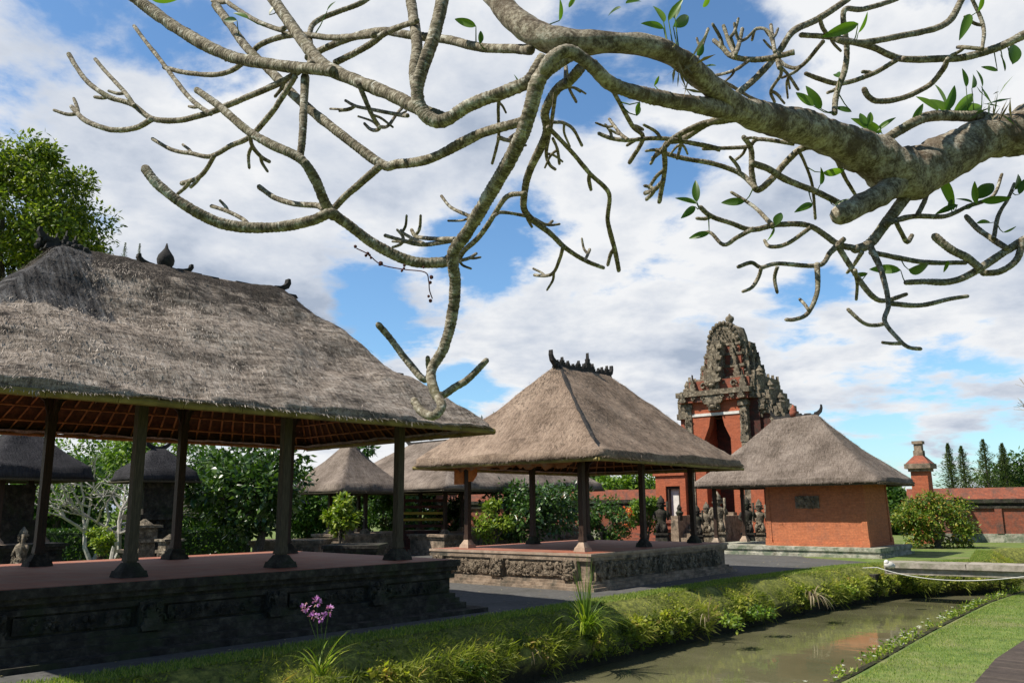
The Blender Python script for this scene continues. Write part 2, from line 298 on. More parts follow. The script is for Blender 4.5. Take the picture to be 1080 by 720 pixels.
M['lf_canopy'] = leafmat('canopy_leaves', [(0, (.035, .065, .01)), (.45, (.11, .17, .02)), (.8, (.27, .33, .04)), (1, (.42, .45, .06))])
M['lf_mid'] = leafmat('mid_leaves', [(0, (.022, .06, .012)), (.5, (.05, .115, .02)), (1, (.11, .19, .035))])
M['lf_dark'] = leafmat('glossy_dark_leaves', [(0, (.016, .045, .010)), (.6, (.045, .10, .018)), (1, (.12, .20, .035))], rough=.32, trans=.25, spec=.6)
M['lf_gloss'] = leafmat('glossy_leaves', [(0, (.02, .05, .012)), (.6, (.045, .10, .022)), (1, (.11, .19, .04))], rough=.3, trans=.2, spec=.6)
M['lf_yellow'] = leafmat('yellow_green_leaves', [(0, (.07, .13, .015)), (.5, (.18, .27, .025)), (1, (.36, .40, .05))])
M['lf_red'] = leafmat('reddish_tipped_leaves', [(0, (.05, .11, .015)), (.6, (.17, .25, .03)), (.85, (.30, .30, .05)), (1, (.38, .16, .04))])
M['lf_conifer'] = leafmat('conifer_needles', [(0, (.05, .08, .035)), (.5, (.11, .15, .06)), (1, (.2, .24, .09))], rough=.6, trans=.15)
M['lf_grass'] = leafmat('grass_blades', [(0, (.08, .14, .022)), (.5, (.19, .27, .045)), (.85, (.34, .39, .085)), (1, (.42, .37, .17))], rough=.6, trans=.35)
M['lf_bank'] = leafmat('bank_plants', [(0, (.04, .06, .012)), (.3, (.13, .17, .025)), (.6, (.30, .33, .05)), (.85, (.46, .45, .09)), (1, (.40, .27, .10))], rough=.6, trans=.45)
M['lf_leaf'] = leafmat('frangipani_leaves', [(0, (.04, .09, .015)), (.5, (.07, .15, .02)), (1, (.14, .24, .03))], rough=.4, trans=.45)
M['lf_dry'] = leafmat('dry_leaves', [(0, (.10, .075, .04)), (.5, (.24, .19, .11)), (1, (.42, .36, .24))], rough=.8, trans=.15)
M['petal_white'] = leafmat('white_petals', [(0, (.6, .6, .55)), (1, (.85, .85, .8))], trans=.3)
M['petal_purple'] = leafmat('purple_petals', [(0, (.30, .08, .42)), (.5, (.55, .22, .62)), (1, (.72, .45, .75))], trans=.3)
M['petal_orange'] = leafmat('orange_petals', [(0, (.7, .12, .03)), (1, (.85, .25, .08))], trans=.3)

# ------------------------------------------------------------------ ground, canal
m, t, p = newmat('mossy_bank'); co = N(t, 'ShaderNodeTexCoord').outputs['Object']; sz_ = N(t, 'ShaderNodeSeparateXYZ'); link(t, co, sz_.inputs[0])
moss = ramp(t, tnoise(t, co, 9, 9, .75), [(.34, (.05, .055, .012)), (.5, (.16, .18, .03)), (.64, (.34, .34, .065))]); mud_shade = ramp(t, tnoise(t, co, 7, 8, .7), [(.3, (.012, .011, .006)), (.7, (.05, .045, .02))])
zn = math_n(t, 'ADD', sz_.outputs[2], math_n(t, 'MULTIPLY', tnoise(t, co, 3.5, 5, .7), .7)); link(t, mixcol(t, ramp(t, math_n(t, 'ADD', zn, .5), [(.18, (0, 0, 0)), (.34, (1, 1, 1))]), mud_shade, moss), p.inputs['Base Color'])  # wet soil low down also carries the undercut's shade, painted in by height
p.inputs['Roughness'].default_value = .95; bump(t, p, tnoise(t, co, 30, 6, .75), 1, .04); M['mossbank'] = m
Lp = [(-60, -52), (-16, -4.5), (-9, 3.6), (-4.35, 8.9), (-2.7, 10.7), (-.55, 13.2), (1.75, 15.9), (5.3, 20.1), (9.4, 24.2), (10.9, 25.2), (14.4, 26.2), (18.6, 33.4), (28, 36), (60, 44), (400, 120)]
WATER = -.9; SOUTH = -.6
Rp = [(-50, -60), (-9, -5.5), (-4, 1.6), (-.6, 5.8), (1.4, 8.2), (3.0, 10.2), (4.66, 12.2), (7.46, 15.9), (11.2, 20.6), (13.8, 23.4), (17.0, 25.2), (22, 27.2), (31, 29.2), (62, 36), (400, 110)]
def poly_mesh(name, pts, z, mat, **kw):
    mb = MB(); tr = tessellate_polygon([[Vector((x, y, 0)) for x, y in pts]])
    fs = []
    for t in tr:
        a, b, c = [Vector((*pts[i], 0)) for i in t]
        fs.append(tuple(t) if (b-a).cross(c-a).z > 0 else tuple(reversed(t)))
    mb.add([(x, y, z) for x, y in pts], fs); return mb.build(name, mat, **kw)
def dense(pl, step):
    out = []
    for (a, b) in zip(pl[:-1], pl[1:]):
        a, b = Vector(a), Vector(b); n = max(1, int((b-a).length/step))
        out += [a.lerp(b, i/n) for i in range(n)]
    out.append(Vector(pl[-1])); 
    for _ in range(3):
        out = [out[0]]+[(out[i-1]+out[i]*2+out[i+1])/4 for i in range(1, len(out)-1)]+[out[-1]]
    return out
Lm = dense(Lp[1:14], .35); Rm = dense(Rp[1:14], .35)
Lfull = [Vector(Lp[0])]+Lm+[Vector(Lp[-1])]; Rfull = [Vector(Rp[0])]+Rm+[Vector(Rp[-1])]
poly_mesh('lawn', [tuple(p) for p in Lfull]+[(1200, 1200), (-1200, 1200), (-1200, -52)], 0, M['grassland'], kind='structure')
poly_mesh('canal_side_lawn', [tuple(p) for p in Rfull]+[(1200, 110), (1200, -600), (-1200, -600), (-1200, -60)], SOUTH, M['grassland'], kind='structure')
def bank(name, pl, side, prof, mat, amp=.04):
    """prof: list of (offset towards the water, z)"""
    mb = MB(); n = len(pl); m = len(prof)
    for i, p in enumerate(pl):
        t = (pl[min(i+1, n-1)]-pl[max(i-1, 0)]).normalized(); nn = Vector((t.y, -t.x))*side
        for k, (o, z) in enumerate(prof):
            d = noise.fractal(Vector((p.x*1.5, p.y*1.5, z*3+k)), .8, 2, 4)*amp if 0 < k else 0
            q = p+nn*(o+d); mb.v.append((q.x, q.y, z+d*.5))
    for i in range(n-1):
        for k in range(m-1):
            q = (i*m+k, i*m+k+1, (i+1)*m+k+1, (i+1)*m+k); mb.f.append(q if side > 0 else tuple(reversed(q)))
    return mb.build(name, mat, smooth=True, kind='structure')
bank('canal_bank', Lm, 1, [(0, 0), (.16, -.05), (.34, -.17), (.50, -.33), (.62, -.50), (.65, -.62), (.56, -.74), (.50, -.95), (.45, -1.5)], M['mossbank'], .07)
bank('canal_edge', Rm, -1, [(0, SOUTH), (.05, SOUTH-.02), (.07, -.8), (.08, -1.0), (.08, -1.5)], M['soil'], .02)
kb = MB()
for i in range(len(Rm)-1):
    if not (-6 < Rm[i].x < 24): continue
    a, b = Rm[i], Rm[i+1]; t = (b-a).normalized(); nn = Vector((-t.y, t.x)); dz = random.uniform(-.012, .012)
    q = [a-nn*.07+t*.006, b-nn*.07-t*.006, b+nn*.02-t*.006, a+nn*.02+t*.006]
    kb.add([(p.x, p.y, SOUTH-.05) for p in q]+[(p.x, p.y, SOUTH+.012+dz) for p in q], [(3, 2, 1, 0), (4, 5, 6, 7), (0, 1, 5, 4), (1, 2, 6, 5), (2, 3, 7, 6), (3, 0, 4, 7)])
kb.build('canal_kerb', M['soil'], kind='structure')
bed = MB().box(-300, 400, -200, 300, -2.2, -1.5).build('canal_bed', M['soil'], kind='structure')
m, t, p = newmat('canal_water'); co = N(t, 'ShaderNodeTexCoord').outputs['Object']
link(t, ramp(t, tnoise(t, co, .5, 4), [(.35, (.10, .10, .05)), (.65, (.17, .16, .09))]), p.inputs['Base Color'])
p.inputs['Roughness'].default_value = .03; p.inputs['IOR'].default_value = 1.33; p.inputs['Specular IOR Level'].default_value = .8
h = math_n(t, 'ADD', tnoise(t, mapping(t, co, (1, 1, 1)), 3.0, 3, .5), math_n(t, 'MULTIPLY', tnoise(t, co, 16, 2, .5), .14)); bump(t, p, h, .07, .04)
wpts = [tuple(p_) for p_ in [Vector(q) for q in Lp]]+[tuple(q) for q in reversed(Rp)]
# water surface a little wider than the opening so that it runs under both banks
def offs(pl, side, d):
    out = []
    for i, p_ in enumerate(pl):
        t_ = (Vector(pl[min(i+1, len(pl)-1)])-Vector(pl[max(i-1, 0)])).normalized(); out.append(tuple(Vector(p_)+Vector((t_.y, -t_.x))*side*d))
    return out
wl = offs([tuple(q) for q in Lm], 1, .15); wr = offs([tuple(q) for q in Rm], 1, -.0)
poly_mesh('water', wl+list(reversed(wr)), WATER, m, kind='structure')

# pavement
pin = offs([tuple(q) for q in dense(Lp[1:11], .5)], 1, -.42)
pin = [q for q in pin if q[0] < 10.4]
poly_mesh('pavement', pin+[(10.8, 25.9), (9.7, 28.4), (10.2, 33.2), (14, 37), (12, 41), (-2, 45), (-8, 33), (-9.5, 24.6), (-14, 20.2), (-26, 9), (-27, -6)], .004, M['asphalt'], kind='structure')
pth = [tuple(gnd(*q, SOUTH+.004).xy) for q in ((1022, 726), (1050, 694), (1090, 668), (1500, 640), (1500, 900), (1000, 900))]
pm = brickmat('path_bricks', (.11, .085, .07), (.07, .055, .047), (.03, .026, .022), .2, .1, dirt=(.05, .042, .032))
poly_mesh('garden_path', pth, SOUTH+.004, pm, kind='structure')

# ------------------------------------------------------------------ thatched roofs
def thatch(parent, x0, x1, y0, y1, ez, rz, inset, mat, straw, th=.2, cell=.07, rr=.3, nstraw=0, dent=.05, conc=.10, old=False):
    swp = (y1-y0) > (x1-x0)+1e-6
    if swp: x0, x1, y0, y1 = y0, y1, x0, x1
    A, B = (x1-x0)/2, (y1-y0)/2; cx_, cy_ = (x0+x1)/2, (y0+y1)/2
    # perimeter (counter clockwise), rounded corners
    per = []
    for (sx, sy, a0) in ((1, -1, -90), (1, 1, 0), (-1, 1, 90), (-1, -1, 180)):
        k = 5
        for i in range(k+1):
            an = R(a0+90*i/k); per.append((sx*(A-rr)+rr*math.cos(an), sy*(B-rr)+rr*math.sin(an)))
    per.append(per[0]); pts = []
    for a, b in zip(per[:-1], per[1:]):
        L = math.dist(a, b); n = max(1, int(L/cell))
        pts += [(a[0]+(b[0]-a[0])*i/n, a[1]+(b[1]-a[1])*i/n) for i in range(n)]
    n = len(pts); slope = math.hypot(inset, rz-ez); ms = max(6, int(slope/cell))
    hb = .10
    rows = []    # (s, extra inset at the eave, dz)
    rows.append((0, -.30, .035)); rows.append((0, -.05, 0.0)); rows.append((0, .01, th*.25)); rows.append((0, -.06, th*.8))
    svals = [i/ms for i in range(1, ms+1)]
    seed = random.random()*50
    V = []; UV = []
    def prof(s): return s*(1-conc)+conc*s*s
    for r_, row in enumerate(rows+[(s, 0, None) for s in svals]):
        s, ex, dz = row
        hA = A+(A-inset-A)*s; hB = B+(hb-B)*s
        for (px_, py_) in pts:
            X = px_/A*hA; Y = py_/B*hB
            ln = math.hypot(px_/A, py_/B); nx = (px_/A)**5; ny = (py_/B)**5; q = math.hypot(nx, ny) or 1; nx, ny = nx/q, ny/q
            X += nx*ex; Y += ny*ex
            z = ez+dz if dz is not None else ez+th+(rz-ez-th)*prof(s)
            w = Vector((X*1.0+seed, Y, z*1.0))
            d = noise.fractal(w*.8, 1, 2, 2)*dent*1.3+noise.fractal(w*4.5, .9, 2, 4)*dent*.22
            if r_ < 4: d = noise.fractal(w*3.5, .9, 2, 4)*dent*.5+noise.noise(w*.7)*dent*.9; 
            V.append((cx_+X+nx*d*.7, cy_+Y+ny*d*.7, z+d*(.8 if r_ > 3 else .55)))
    nr = len(rows)+len(svals)
    Fc = []
    for r_ in range(nr-1):
        for i in range(n):
            j = (i+1) % n; Fc.append((r_*n+i, r_*n+j, (r_+1)*n+j, (r_+1)*n+i))
    Fc.append(tuple((nr-1)*n+i for i in range(n)))
    V0 = V
    if swp: V = [(y, x, z) for x, y, z in V]; Fc = [tuple(reversed(q)) for q in Fc]
    me = bpy.data.meshes.new('thatch'); me.from_pydata(V, [], Fc); uvl = me.uv_layers.new(name='UVMap')
    dat = np.zeros(len(me.loops)*2); li = 0
    vv = [0, .25, .30, .36]+[.4+slope*s for s in svals]
    for pi, pol in enumerate(me.polygons):
        if pi == len(Fc)-1: break
        i = pi % n; px_, py_ = pts[i]; endside = abs(px_)/A-abs(py_)/B > (A-B)/A*0+0 and abs(px_) > A-1e-3-rr*.7 and abs(py_) < B-rr*.3
        for k in range(4):
            vi = Fc[pi][k]; x, y, z = V0[vi]
            dat[li] = (y+37.3) if endside else x; dat[li+1] = vv[vi//n]; li += 2
    uvl.data.foreach_set('uv', dat)
    o = finish(me, 'thatch_roof', mat, parent, True)
    if nstraw:
        P = []; D = []; Q = []
        for _ in range(nstraw):
            i = random.randrange(n); k = int(len(svals)*random.random()**.9*(.97))
            if random.random() < .08: k = -1-random.randrange(2)
            r_ = 4+max(k, -2); a = Vector(V[min(r_, nr-2)*n+i]); b = Vector(V[min(r_+1, nr-1)*n+i])
            dn = (a-b).normalized() if (a-b).length > 1e-4 else Vector((0, 0, -1))
            P.append(a+Vector((random.gauss(0, .03), random.gauss(0, .03), .006))); 
            q = Vector((random.gauss(0, .28), random.gauss(0, .28), random.gauss(0, .12)+.03)); D.append(dn+q)
            hgt = (a.z-ez)/(rz-ez); tone = noise.fractal(Vector((a.x*.9, a.y*.9, a.z*1.6+seed)), .7, 2, 5)*.55+noise.noise(Vector((a.x*6, a.y*6, a.z*9)))*.35
            v_ = random.random()*.62+.22+tone
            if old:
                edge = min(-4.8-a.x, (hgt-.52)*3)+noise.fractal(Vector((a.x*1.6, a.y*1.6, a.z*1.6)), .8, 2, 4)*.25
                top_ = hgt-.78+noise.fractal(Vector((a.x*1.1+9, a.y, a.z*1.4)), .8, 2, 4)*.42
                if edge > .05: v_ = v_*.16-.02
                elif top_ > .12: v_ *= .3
            Q.append(v_)
        P = np.array([tuple(q) for q in P]); D = np.array([tuple(q) for q in D]); k = len(P)
        leafmesh('loose_straw', straw, P, D, np.tile((0, 0, 1.), (k, 1)), RS.uniform(.04, .13, k), RS.uniform(.004, .011, k), o, fold=.1, rnd=np.array(Q))
    return o
def lattice(parent, x0, x1, y0, y1, ez, rz, inset, gap=.3, step=.3, rb=.022, mats=None, lite=False):
    A, B = (x1-x0)/2, (y1-y0)/2; cx_, cy_ = (x0+x1)/2, (y0+y1)/2; z0 = ez+.05; z1 = rz-.32; A -= .12; B -= .12; ins = inset-.25
    mats = mats or (M['ceil'], M['batten'])
    def P(u, v, s, dz=0):
        if B > A+1e-6: return (cx_+u*(A+(.06-A)*s), cy_+v*(B-ins*s), z0+(z1-z0)*s+dz)
        return (cx_+u*(A-ins*s), cy_+v*(B+(.06-B)*s), z0+(z1-z0)*s+dz)
    m_ = MB(); cs = [(-1, -1), (1, -1), (1, 1), (-1, 1)]
    for (a, b) in zip(cs, cs[1:]+cs[:1]): m_.add([P(*a, 0), P(*b, 0), P(*b, 1), P(*a, 1)], [(0, 3, 2, 1)])
    m_.build('roof_underside', mats[0], parent)
    if lite: return
    m_ = MB(); n = int(2*A/gap); dz = -.045
    for i in range(n+1):
        u = -1+2*i/n
        for v in (-1, 1): m_.tube([P(u, v, 0, dz), P(u, v, .98, dz)], rb, 4)
    n = int(2*B/gap)
    for i in range(1, n):
        v = -1+2*i/n
        for u in (-1, 1): m_.tube([P(u, v, 0, dz), P(u, v, .98, dz)], rb, 4)
    k = int(math.hypot(ins, z1-z0)/step)
    for j in range(1, k):
        s = j/k; q = [P(*c, s, dz-.03) for c in cs]
        for a, b in zip(q, q[1:]+q[:1]): m_.tube([a, b], rb*.9, 4)
    m_.build('rafter_lattice', mats[1], parent)
def fascia(parent, x0, x1, y0, y1, ez, mat, h=.075, seg=.8, ins=.1, sides=(0, 1, 2, 3)):
    m_ = MB(); x0 += ins; x1 -= ins; y0 += ins; y1 -= ins
    cs = [(x0, y0), (x1, y0), (x1, y1), (x0, y1)]
    for si, (a, b) in enumerate(zip(cs, cs[1:]+cs[:1])):
        if si not in sides: continue
        a, b = Vector(a), Vector(b); n = max(1, int((b-a).length/seg))
        for i in range(n):
            p_, q_ = a.lerp(b, i/n), a.lerp(b, (i+1)/n); g = (q_-p_).normalized()*.006
            m_.tube([(*(p_+g), ez-.02+random.uniform(-.004, .004)), (*(q_-g), ez-.02+random.uniform(-.004, .004))], h/2, 7)
            for kk in (.02, .98): 
                c = p_.lerp(q_, kk); m_.tube([(*(c-g*2), ez-.02), (*(c+g*2), ez-.02)], h/2+.006, 7)
    m_.build('bamboo_fascia', mat, parent)
def post(parent, x, y, z0, z1, w, mat, basemat, bw=.42, bh=.2, brk=True, dark=False):
    q = MB().box(x-w/2, x+w/2, y-w/2, y+w/2, z0+bh-.01, z1)
    q.box(x-w*.62, x+w*.62, y-w*.62, y+w*.62, z0+bh+.02, z0+bh+.12, .01)
    q.box(x-w*.6, x+w*.6, y-w*.6, y+w*.6, z1-.62, z1-.5, .005); 
    o = q.build('post', mat, parent)
    b = MB().box(x-bw/2, x+bw/2, y-bw/2, y+bw/2, z0, z0+bh*.45, .02); b.box(x-bw*.4, x+bw*.4, y-bw*.4, y+bw*.4, z0+bh*.44, z0+bh, .06)
    b.build('post_base', basemat, o)
    if brk:
        k = MB()
        for (dx, dy) in ((1, 0), (-1, 0), (0, 1), (0, -1)):
            k.plate([(w*.4, -.5), (w*.55, -.5), (.14, -.28), (.42, -.06), (.42, 0), (w*.4, 0)], (x, y, z1), (dx, dy, 0), (0, 0, 1), .05)
        k.build('bracket', mat, o)
    return o
def stack(mb, x0, x1, y0, y1, layers):
    for i, (z0, z1, o) in enumerate(layers): mb.box(x0-o, x1+o, y0-o, y1+o, z0-(.004 if i else 0), z1)
def relief(mb, o, ux, w, h, n, depth=.05, seed=1):
    """irregular carved foliage on the rectangle o + ux*[0,w] + z*[0,h]; outward normal = ux x z"""
    rr_ = random.Random(seed); o, ux = Vector(o), Vector(ux).normalized(); nn = ux.cross(Vector((0, 0, 1)))
    for _ in range(n):
        u, z = rr_.uniform(.03, w-.03), rr_.uniform(.02, h-.02); r = rr_.uniform(.25, .55)*min(h, .28)*.5
        c = o+ux*u+Vector((0, 0, z))+nn*depth*.3
        if rr_.random() < .55:
            pts = []; a0 = rr_.uniform(0, 6.28); tw = rr_.choice((-1, 1))
            for k in range(7): 
                an = a0+tw*k*.75; q = r*(1-.11*k); pts.append(c+ux*q*math.cos(an)+Vector((0, 0, q*math.sin(an)))+nn*depth*.4)
            mb.tube(pts, [r*.26*(1-.08*k) for k in range(7)], 5)
        else: 
            e = (abs(ux.x)*r*.8+abs(nn.x)*depth, abs(ux.y)*r*.8+abs(nn.y)*depth, r*.9); mb.ball(c, 1, 6, e)
FLAME = [(-.5, 0), (.5, 0), (.62, .22), (.42, .30), (.48, .52), (.25, .50), (.28, .75), (.08, .72), (0, 1.1), (-.08, .72), (-.28, .75), (-.25, .5), (-.48, .52), (-.42, .3), (-.62, .22)]
CURL = [(0, 0), (.5, 0), (.62, .12), (.9, .35), (1.02, .75), (.98, 1.1), (.86, 1.12), (.82, .8), (.66, .58), (.4, .42), (.1, .36)]
def flame(mb, o, ux, s, h, th=.05): mb.plate([(u*s, w*h) for u, w in FLAME], o, ux, (0, 0, 1), th)

# ---- the large pavilion on the left
AL = R(46.86)
lp = empty('thatched_pavilion', (-1.97, 14.517, 0), AL, label='large open pavilion with weathered grey thatch, dark shaded stone platform and small pointed ridge finial', cat='pavilion', group='open thatched pavilions')
Ls, Lw, Lz = 2.24, 3.471, .849
m_ = MB(); PX0, PX1, PY0, PY1 = -4*Ls+.9, .66, -.67, Lw+1.0
stack(m_, PX0, PX1, PY0, PY1, [(0, .07, .42), (.07, .16, .16), (.16, .24, .08), (.24, .31, .03), (.31, .56, -.04), (.56, .62, .02), (.62, .68, -.02), (.68, .75, .05), (.75, Lz, .09)])
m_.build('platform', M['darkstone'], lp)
m_ = MB(); m_.box(PX0-.02, PX1+.02, PY0-.02, PY1+.02, Lz-.004, Lz+.006); m_.build('terracotta_floor', M['terra'], lp)
xx = PX0+.3; i = 0
while xx < PX1-.5:
    c_ = MB(); w_ = 1.3 if i % 2 == 0 else .3
    if i % 2 == 0: c_.box(xx, xx+w_, PY0-.0, PY0+.08, .345, .53); relief(c_, (xx, PY0, .35), (1, 0, 0), w_, .17, 34, .035, i)
    else: c_.box(xx, xx+w_, PY0-.06, PY0+.08, .26, .60); relief(c_, (xx, PY0-.06, .27), (1, 0, 0), w_, .32, 22, .05, i); flame(c_, (xx+w_/2, PY0-.09, .26), (1, 0, 0), w_*.8, .3, .05)
    c_.build('carved_panel' if i % 2 == 0 else 'carved_pier', M['darkstone'], lp); xx += w_+.08; i += 1
for k in range(2):
    c_ = MB(); c_.box(PX1-.08, PX1, PY0+.4+k*2.2, PY0+2+k*2.2, .345, .53); relief(c_, (PX1, PY0+.4+k*2.2, .35), (0, 1, 0), 1.6, .17, 40, .035, 90+k); c_.build('carved_panel', M['darkstone'], lp)
LX0, LX1, LY0, LY1, LEZ, LRZ, LIN = -7.75, 1.23, -1.23, Lw+1.23, 3.03, 5.58, 2.62
ptop = LEZ+.72
for k in range(4):
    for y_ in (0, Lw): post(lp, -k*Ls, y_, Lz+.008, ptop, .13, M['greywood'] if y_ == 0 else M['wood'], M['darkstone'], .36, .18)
m_ = MB()
for y_ in (0, Lw): m_.box(-3*Ls-.35, .35, y_-.07, y_+.07, ptop+.002, ptop+.16)
for k in range(4): m_.box(-k*Ls-.065, -k*Ls+.065, .0, Lw, ptop+.162, ptop+.3)
m_.build('ring_beam', M['wood'], lp)
lattice(lp, LX0, LX1, LY0, LY1, LEZ, LRZ, LIN, .25, .3, .018)
fascia(lp, LX0, LX1, LY0, LY1, LEZ, M['bamboo'], .10, .75, .07, (0, 1))
fascia(lp, LX0, LX1, LY0, LY1, LEZ, M['batten'], .06, .75, .12, (2, 3))
rf = thatch(lp, LX0, LX1, LY0, LY1, LEZ, LRZ, LIN, M['thatch1'], M['straw1'], th=.08, cell=.05, nstraw=42000, dent=.085, conc=.06, old=True)
yc = Lw/2; rx0, rx1 = LX0+LIN, LX1-LIN
m_ = MB()
for k in range(14):
    x_ = rx0-.1+(rx1-rx0+.2)*k/13; m_.box(x_-.17, x_+.17, yc-.12, yc+.12, LRZ-.08, LRZ-.02+.04*random.random(), .03, random.uniform(-.06, .06))
m_.plate([(u*.36, w*.24) for u, w in CURL], (rx1-.22, yc, LRZ+.0), (1, 0, 0), (0, 0, 1), .12)
m_.build('ridge_cap', M['ridge'], rf)
m_ = MB(); xf = rx0+(rx1-rx0)*.42
m_.lathe([(.09, LRZ-.03), (.10, LRZ+.03), (.13, LRZ+.08), (.14, LRZ+.15), (.12, LRZ+.22), (.07, LRZ+.29), (.03, LRZ+.35), (.01, LRZ+.43)], 10, (xf, yc))
m_.build('ridge_finial', M['ridge'], rf, smooth=True)
for sg_ in (-1, 1):
    m_ = MB(); m_.plate([(u*.3, w*.16) for u, w in CURL], (xf+sg_*.16, yc, LRZ-.02), (sg_, 0, 0), (0, 0, 1), .09)
    m_.build('ridge_scroll', M['ridge'], rf)
m_ = MB()
for k in range(16): m_.ball((rx0-.05+random.uniform(-.3, .35), yc+random.uniform(-.12, .12), LRZ+random.uniform(-.06, .08)), random.uniform(.04, .08), 6)
for k in range(4): flame(m_, (rx0-.22+k*.13, yc, LRZ), (1, 0, 0), .1, random.uniform(.12, .26), .07)
m_.plate([(u*.3, w*.2) for u, w in CURL], (rx0-.05, yc, LRZ+.03), (-1, 0, 0), (0, 0, 1), .1)
m_.build('ridge_end_clump', M['ridge'], rf)

# ---- the middle pavilion
AM = R(50.54)
mp = empty('thatched_pavilion', (1.511, 18.688, 0), AM, label='brown thatched pavilion in the middle with sunlit carved platform end and spiky black ridge crest', cat='pavilion', group='open thatched pavilions')
s_, w_, z_ = 2.578, 3.41, .746
m_ = MB(); X0, X1, Y0, Y1 = -.60, 2*s_+.60, -.60, w_+.60
stack(m_, X0, X1, Y0, Y1, [(0, .07, .20), (.07, .13, .12), (.13, .19, .05), (.19, .56, -.03), (.56, .60, .0), (.60, .66, .04)])
m_.build('platform', M['stone'], mp)
m_ = MB(); stack(m_, X0, X1, Y0, Y1, [(.657, .70, .03), (.70, z_, .06)]); m_.build('platform_cap', M['cap'], mp)
m_ = MB(); m_.box(X0+.0, X1-.0, Y0+.0, Y1-.0, z_-.004, z_+.005); m_.build('terracotta_floor', M['terra'], mp)
yy = Y1-.12
for k, (w0, pier) in enumerate(((.26, 1), (1.45, 0), (.36, 1), (1.6, 0), (.34, 1))):
    c_ = MB(); ya = yy-w0; pr = .06 if pier else .0
    if pier: c_.box(X0-pr, X0+.1, ya, yy, .20, .595); relief(c_, (X0-pr, yy, .2), (0, -1, 0), w0, .39, 46, .07, 200+k)
    else: c_.box(X0-.012, X0+.1, ya+.04, yy-.04, .25, .54); relief(c_, (X0-.012, yy-.04, .26), (0, -1, 0), w0-.08, .27, 110, .04, 200+k)
    c_.build('carved_pier' if pier else 'carved_panel', M['plinth'], mp); yy = ya-.04
xx = X0+.1
for k, (w0, pier) in enumerate(((.34, 1), (2.2, 0), (.34, 1), (2.2, 0), (.34, 1))):
    c_ = MB(); pr = .06 if pier else .012
    c_.box(xx, xx+w0, Y0-pr, Y0+.1, .24 if not pier else .2, .54 if not pier else .59); relief(c_, (xx, Y0-pr, .22), (1, 0, 0), w0, .34, 90 if not pier else 40, .05, 230+k)
    c_.build('carved_pier' if pier else 'carved_panel', M['plinth'], mp); xx += w0+.08
MX0, MX1, MY0, MY1, MEZ, MRZ, MIN = -.95, 2*s_+1.11, -1.11, w_+1.11, 2.70, 5.22, 2.45
ptop = MEZ+.5
for k in range(3):
    for y_ in (0, w_):
        post(mp, k*s_, y_, z_+.007, ptop, .12, M['wood'], M['cap'] if k == 0 else M['darkstone'], .30, .2)
m_ = MB()
for y_ in (0, w_): m_.box(-.35, 2*s_+.35, y_-.06, y_+.06, ptop+.002, ptop+.15)
for k in range(3): m_.box(k*s_-.06, k*s_+.06, 0, w_, ptop+.152, ptop+.28)
m_.build('ring_beam', M['wood'], mp)
lattice(mp, MX0, MX1, MY0, MY1, MEZ, MRZ, MIN, .32, .3)
fascia(mp, MX0, MX1, MY0, MY1, MEZ, M['bamboo'], .085, .75, .08)
rf = thatch(mp, MX0, MX1, MY0, MY1, MEZ, MRZ, MIN, M['thatch2'], M['straw2'], th=.15, cell=.06, nstraw=26000, dent=.05, conc=.14)
yc = w_/2; rx0, rx1 = MX0+MIN, MX1-MIN
m_ = MB()
m_.box(rx0-.1, rx1+.1, yc-.1, yc+.1, MRZ-.03, MRZ+.06, .02)
for k in range(11):
    x_ = rx0+(rx1-rx0)*k/10; hh = (.18, .30, .22, .16, .30, .24, .62, .30, .2, .26, .34)[k]; hh *= .75; flame(m_, (x_+random.uniform(-.03, .03), yc, MRZ+.03), (1, 0, random.uniform(-.25, .25)), (.15, .2, .14)[k % 3]+(.06 if k == 6 else 0), hh, .09)
m_.plate([(u*.34, w*.36) for u, w in CURL], (rx0+.05, yc, MRZ), (-1, 0, 0), (0, 0, 1), .1); m_.plate([(u*.3, w*.3) for u, w in CURL], (rx1-.05, yc, MRZ), (1, 0, 0), (0, 0, 1), .1)
m_.build('ridge_crest', M['ridge'], rf)
m_ = MB(); hp = []
for k in range(15):
    s0 = .06+.94*k/14; A_ = (MX1-MX0)/2; B_ = (MY1-MY0)/2; X_ = MX0+MIN*s0+.06; Y_ = (MY0+MY1)/2-(B_+(.1-B_)*s0)+.06; hp.append((X_, Y_, MEZ+.22+(MRZ-MEZ-.22)*(s0*.86+.14*s0*s0)+.025+random.uniform(-.02, .02)))
m_.tube(hp, [.01]+[.022+.028*random.random() for _ in hp[1:]], 6); m_.build('hip_seam', M['ridge'], rf)
m_ = MB(); m_.box(-.07, -.03, w_+.08, w_+.40, MEZ-.42, MEZ+.16); m_.plate([(.08, -.36), (.2, -.36), (.34, -.2), (.34, .02), (.24, .16), (.08, .16)], (-.05, w_, MEZ), (0, -1, 0), (0, 0, 1), .04); m_.build('orange_board', simple('orange_wood', [(.3, (.35, .09, .02)), (.6, (.6, .2, .05))], 6, rough=.7), mp)
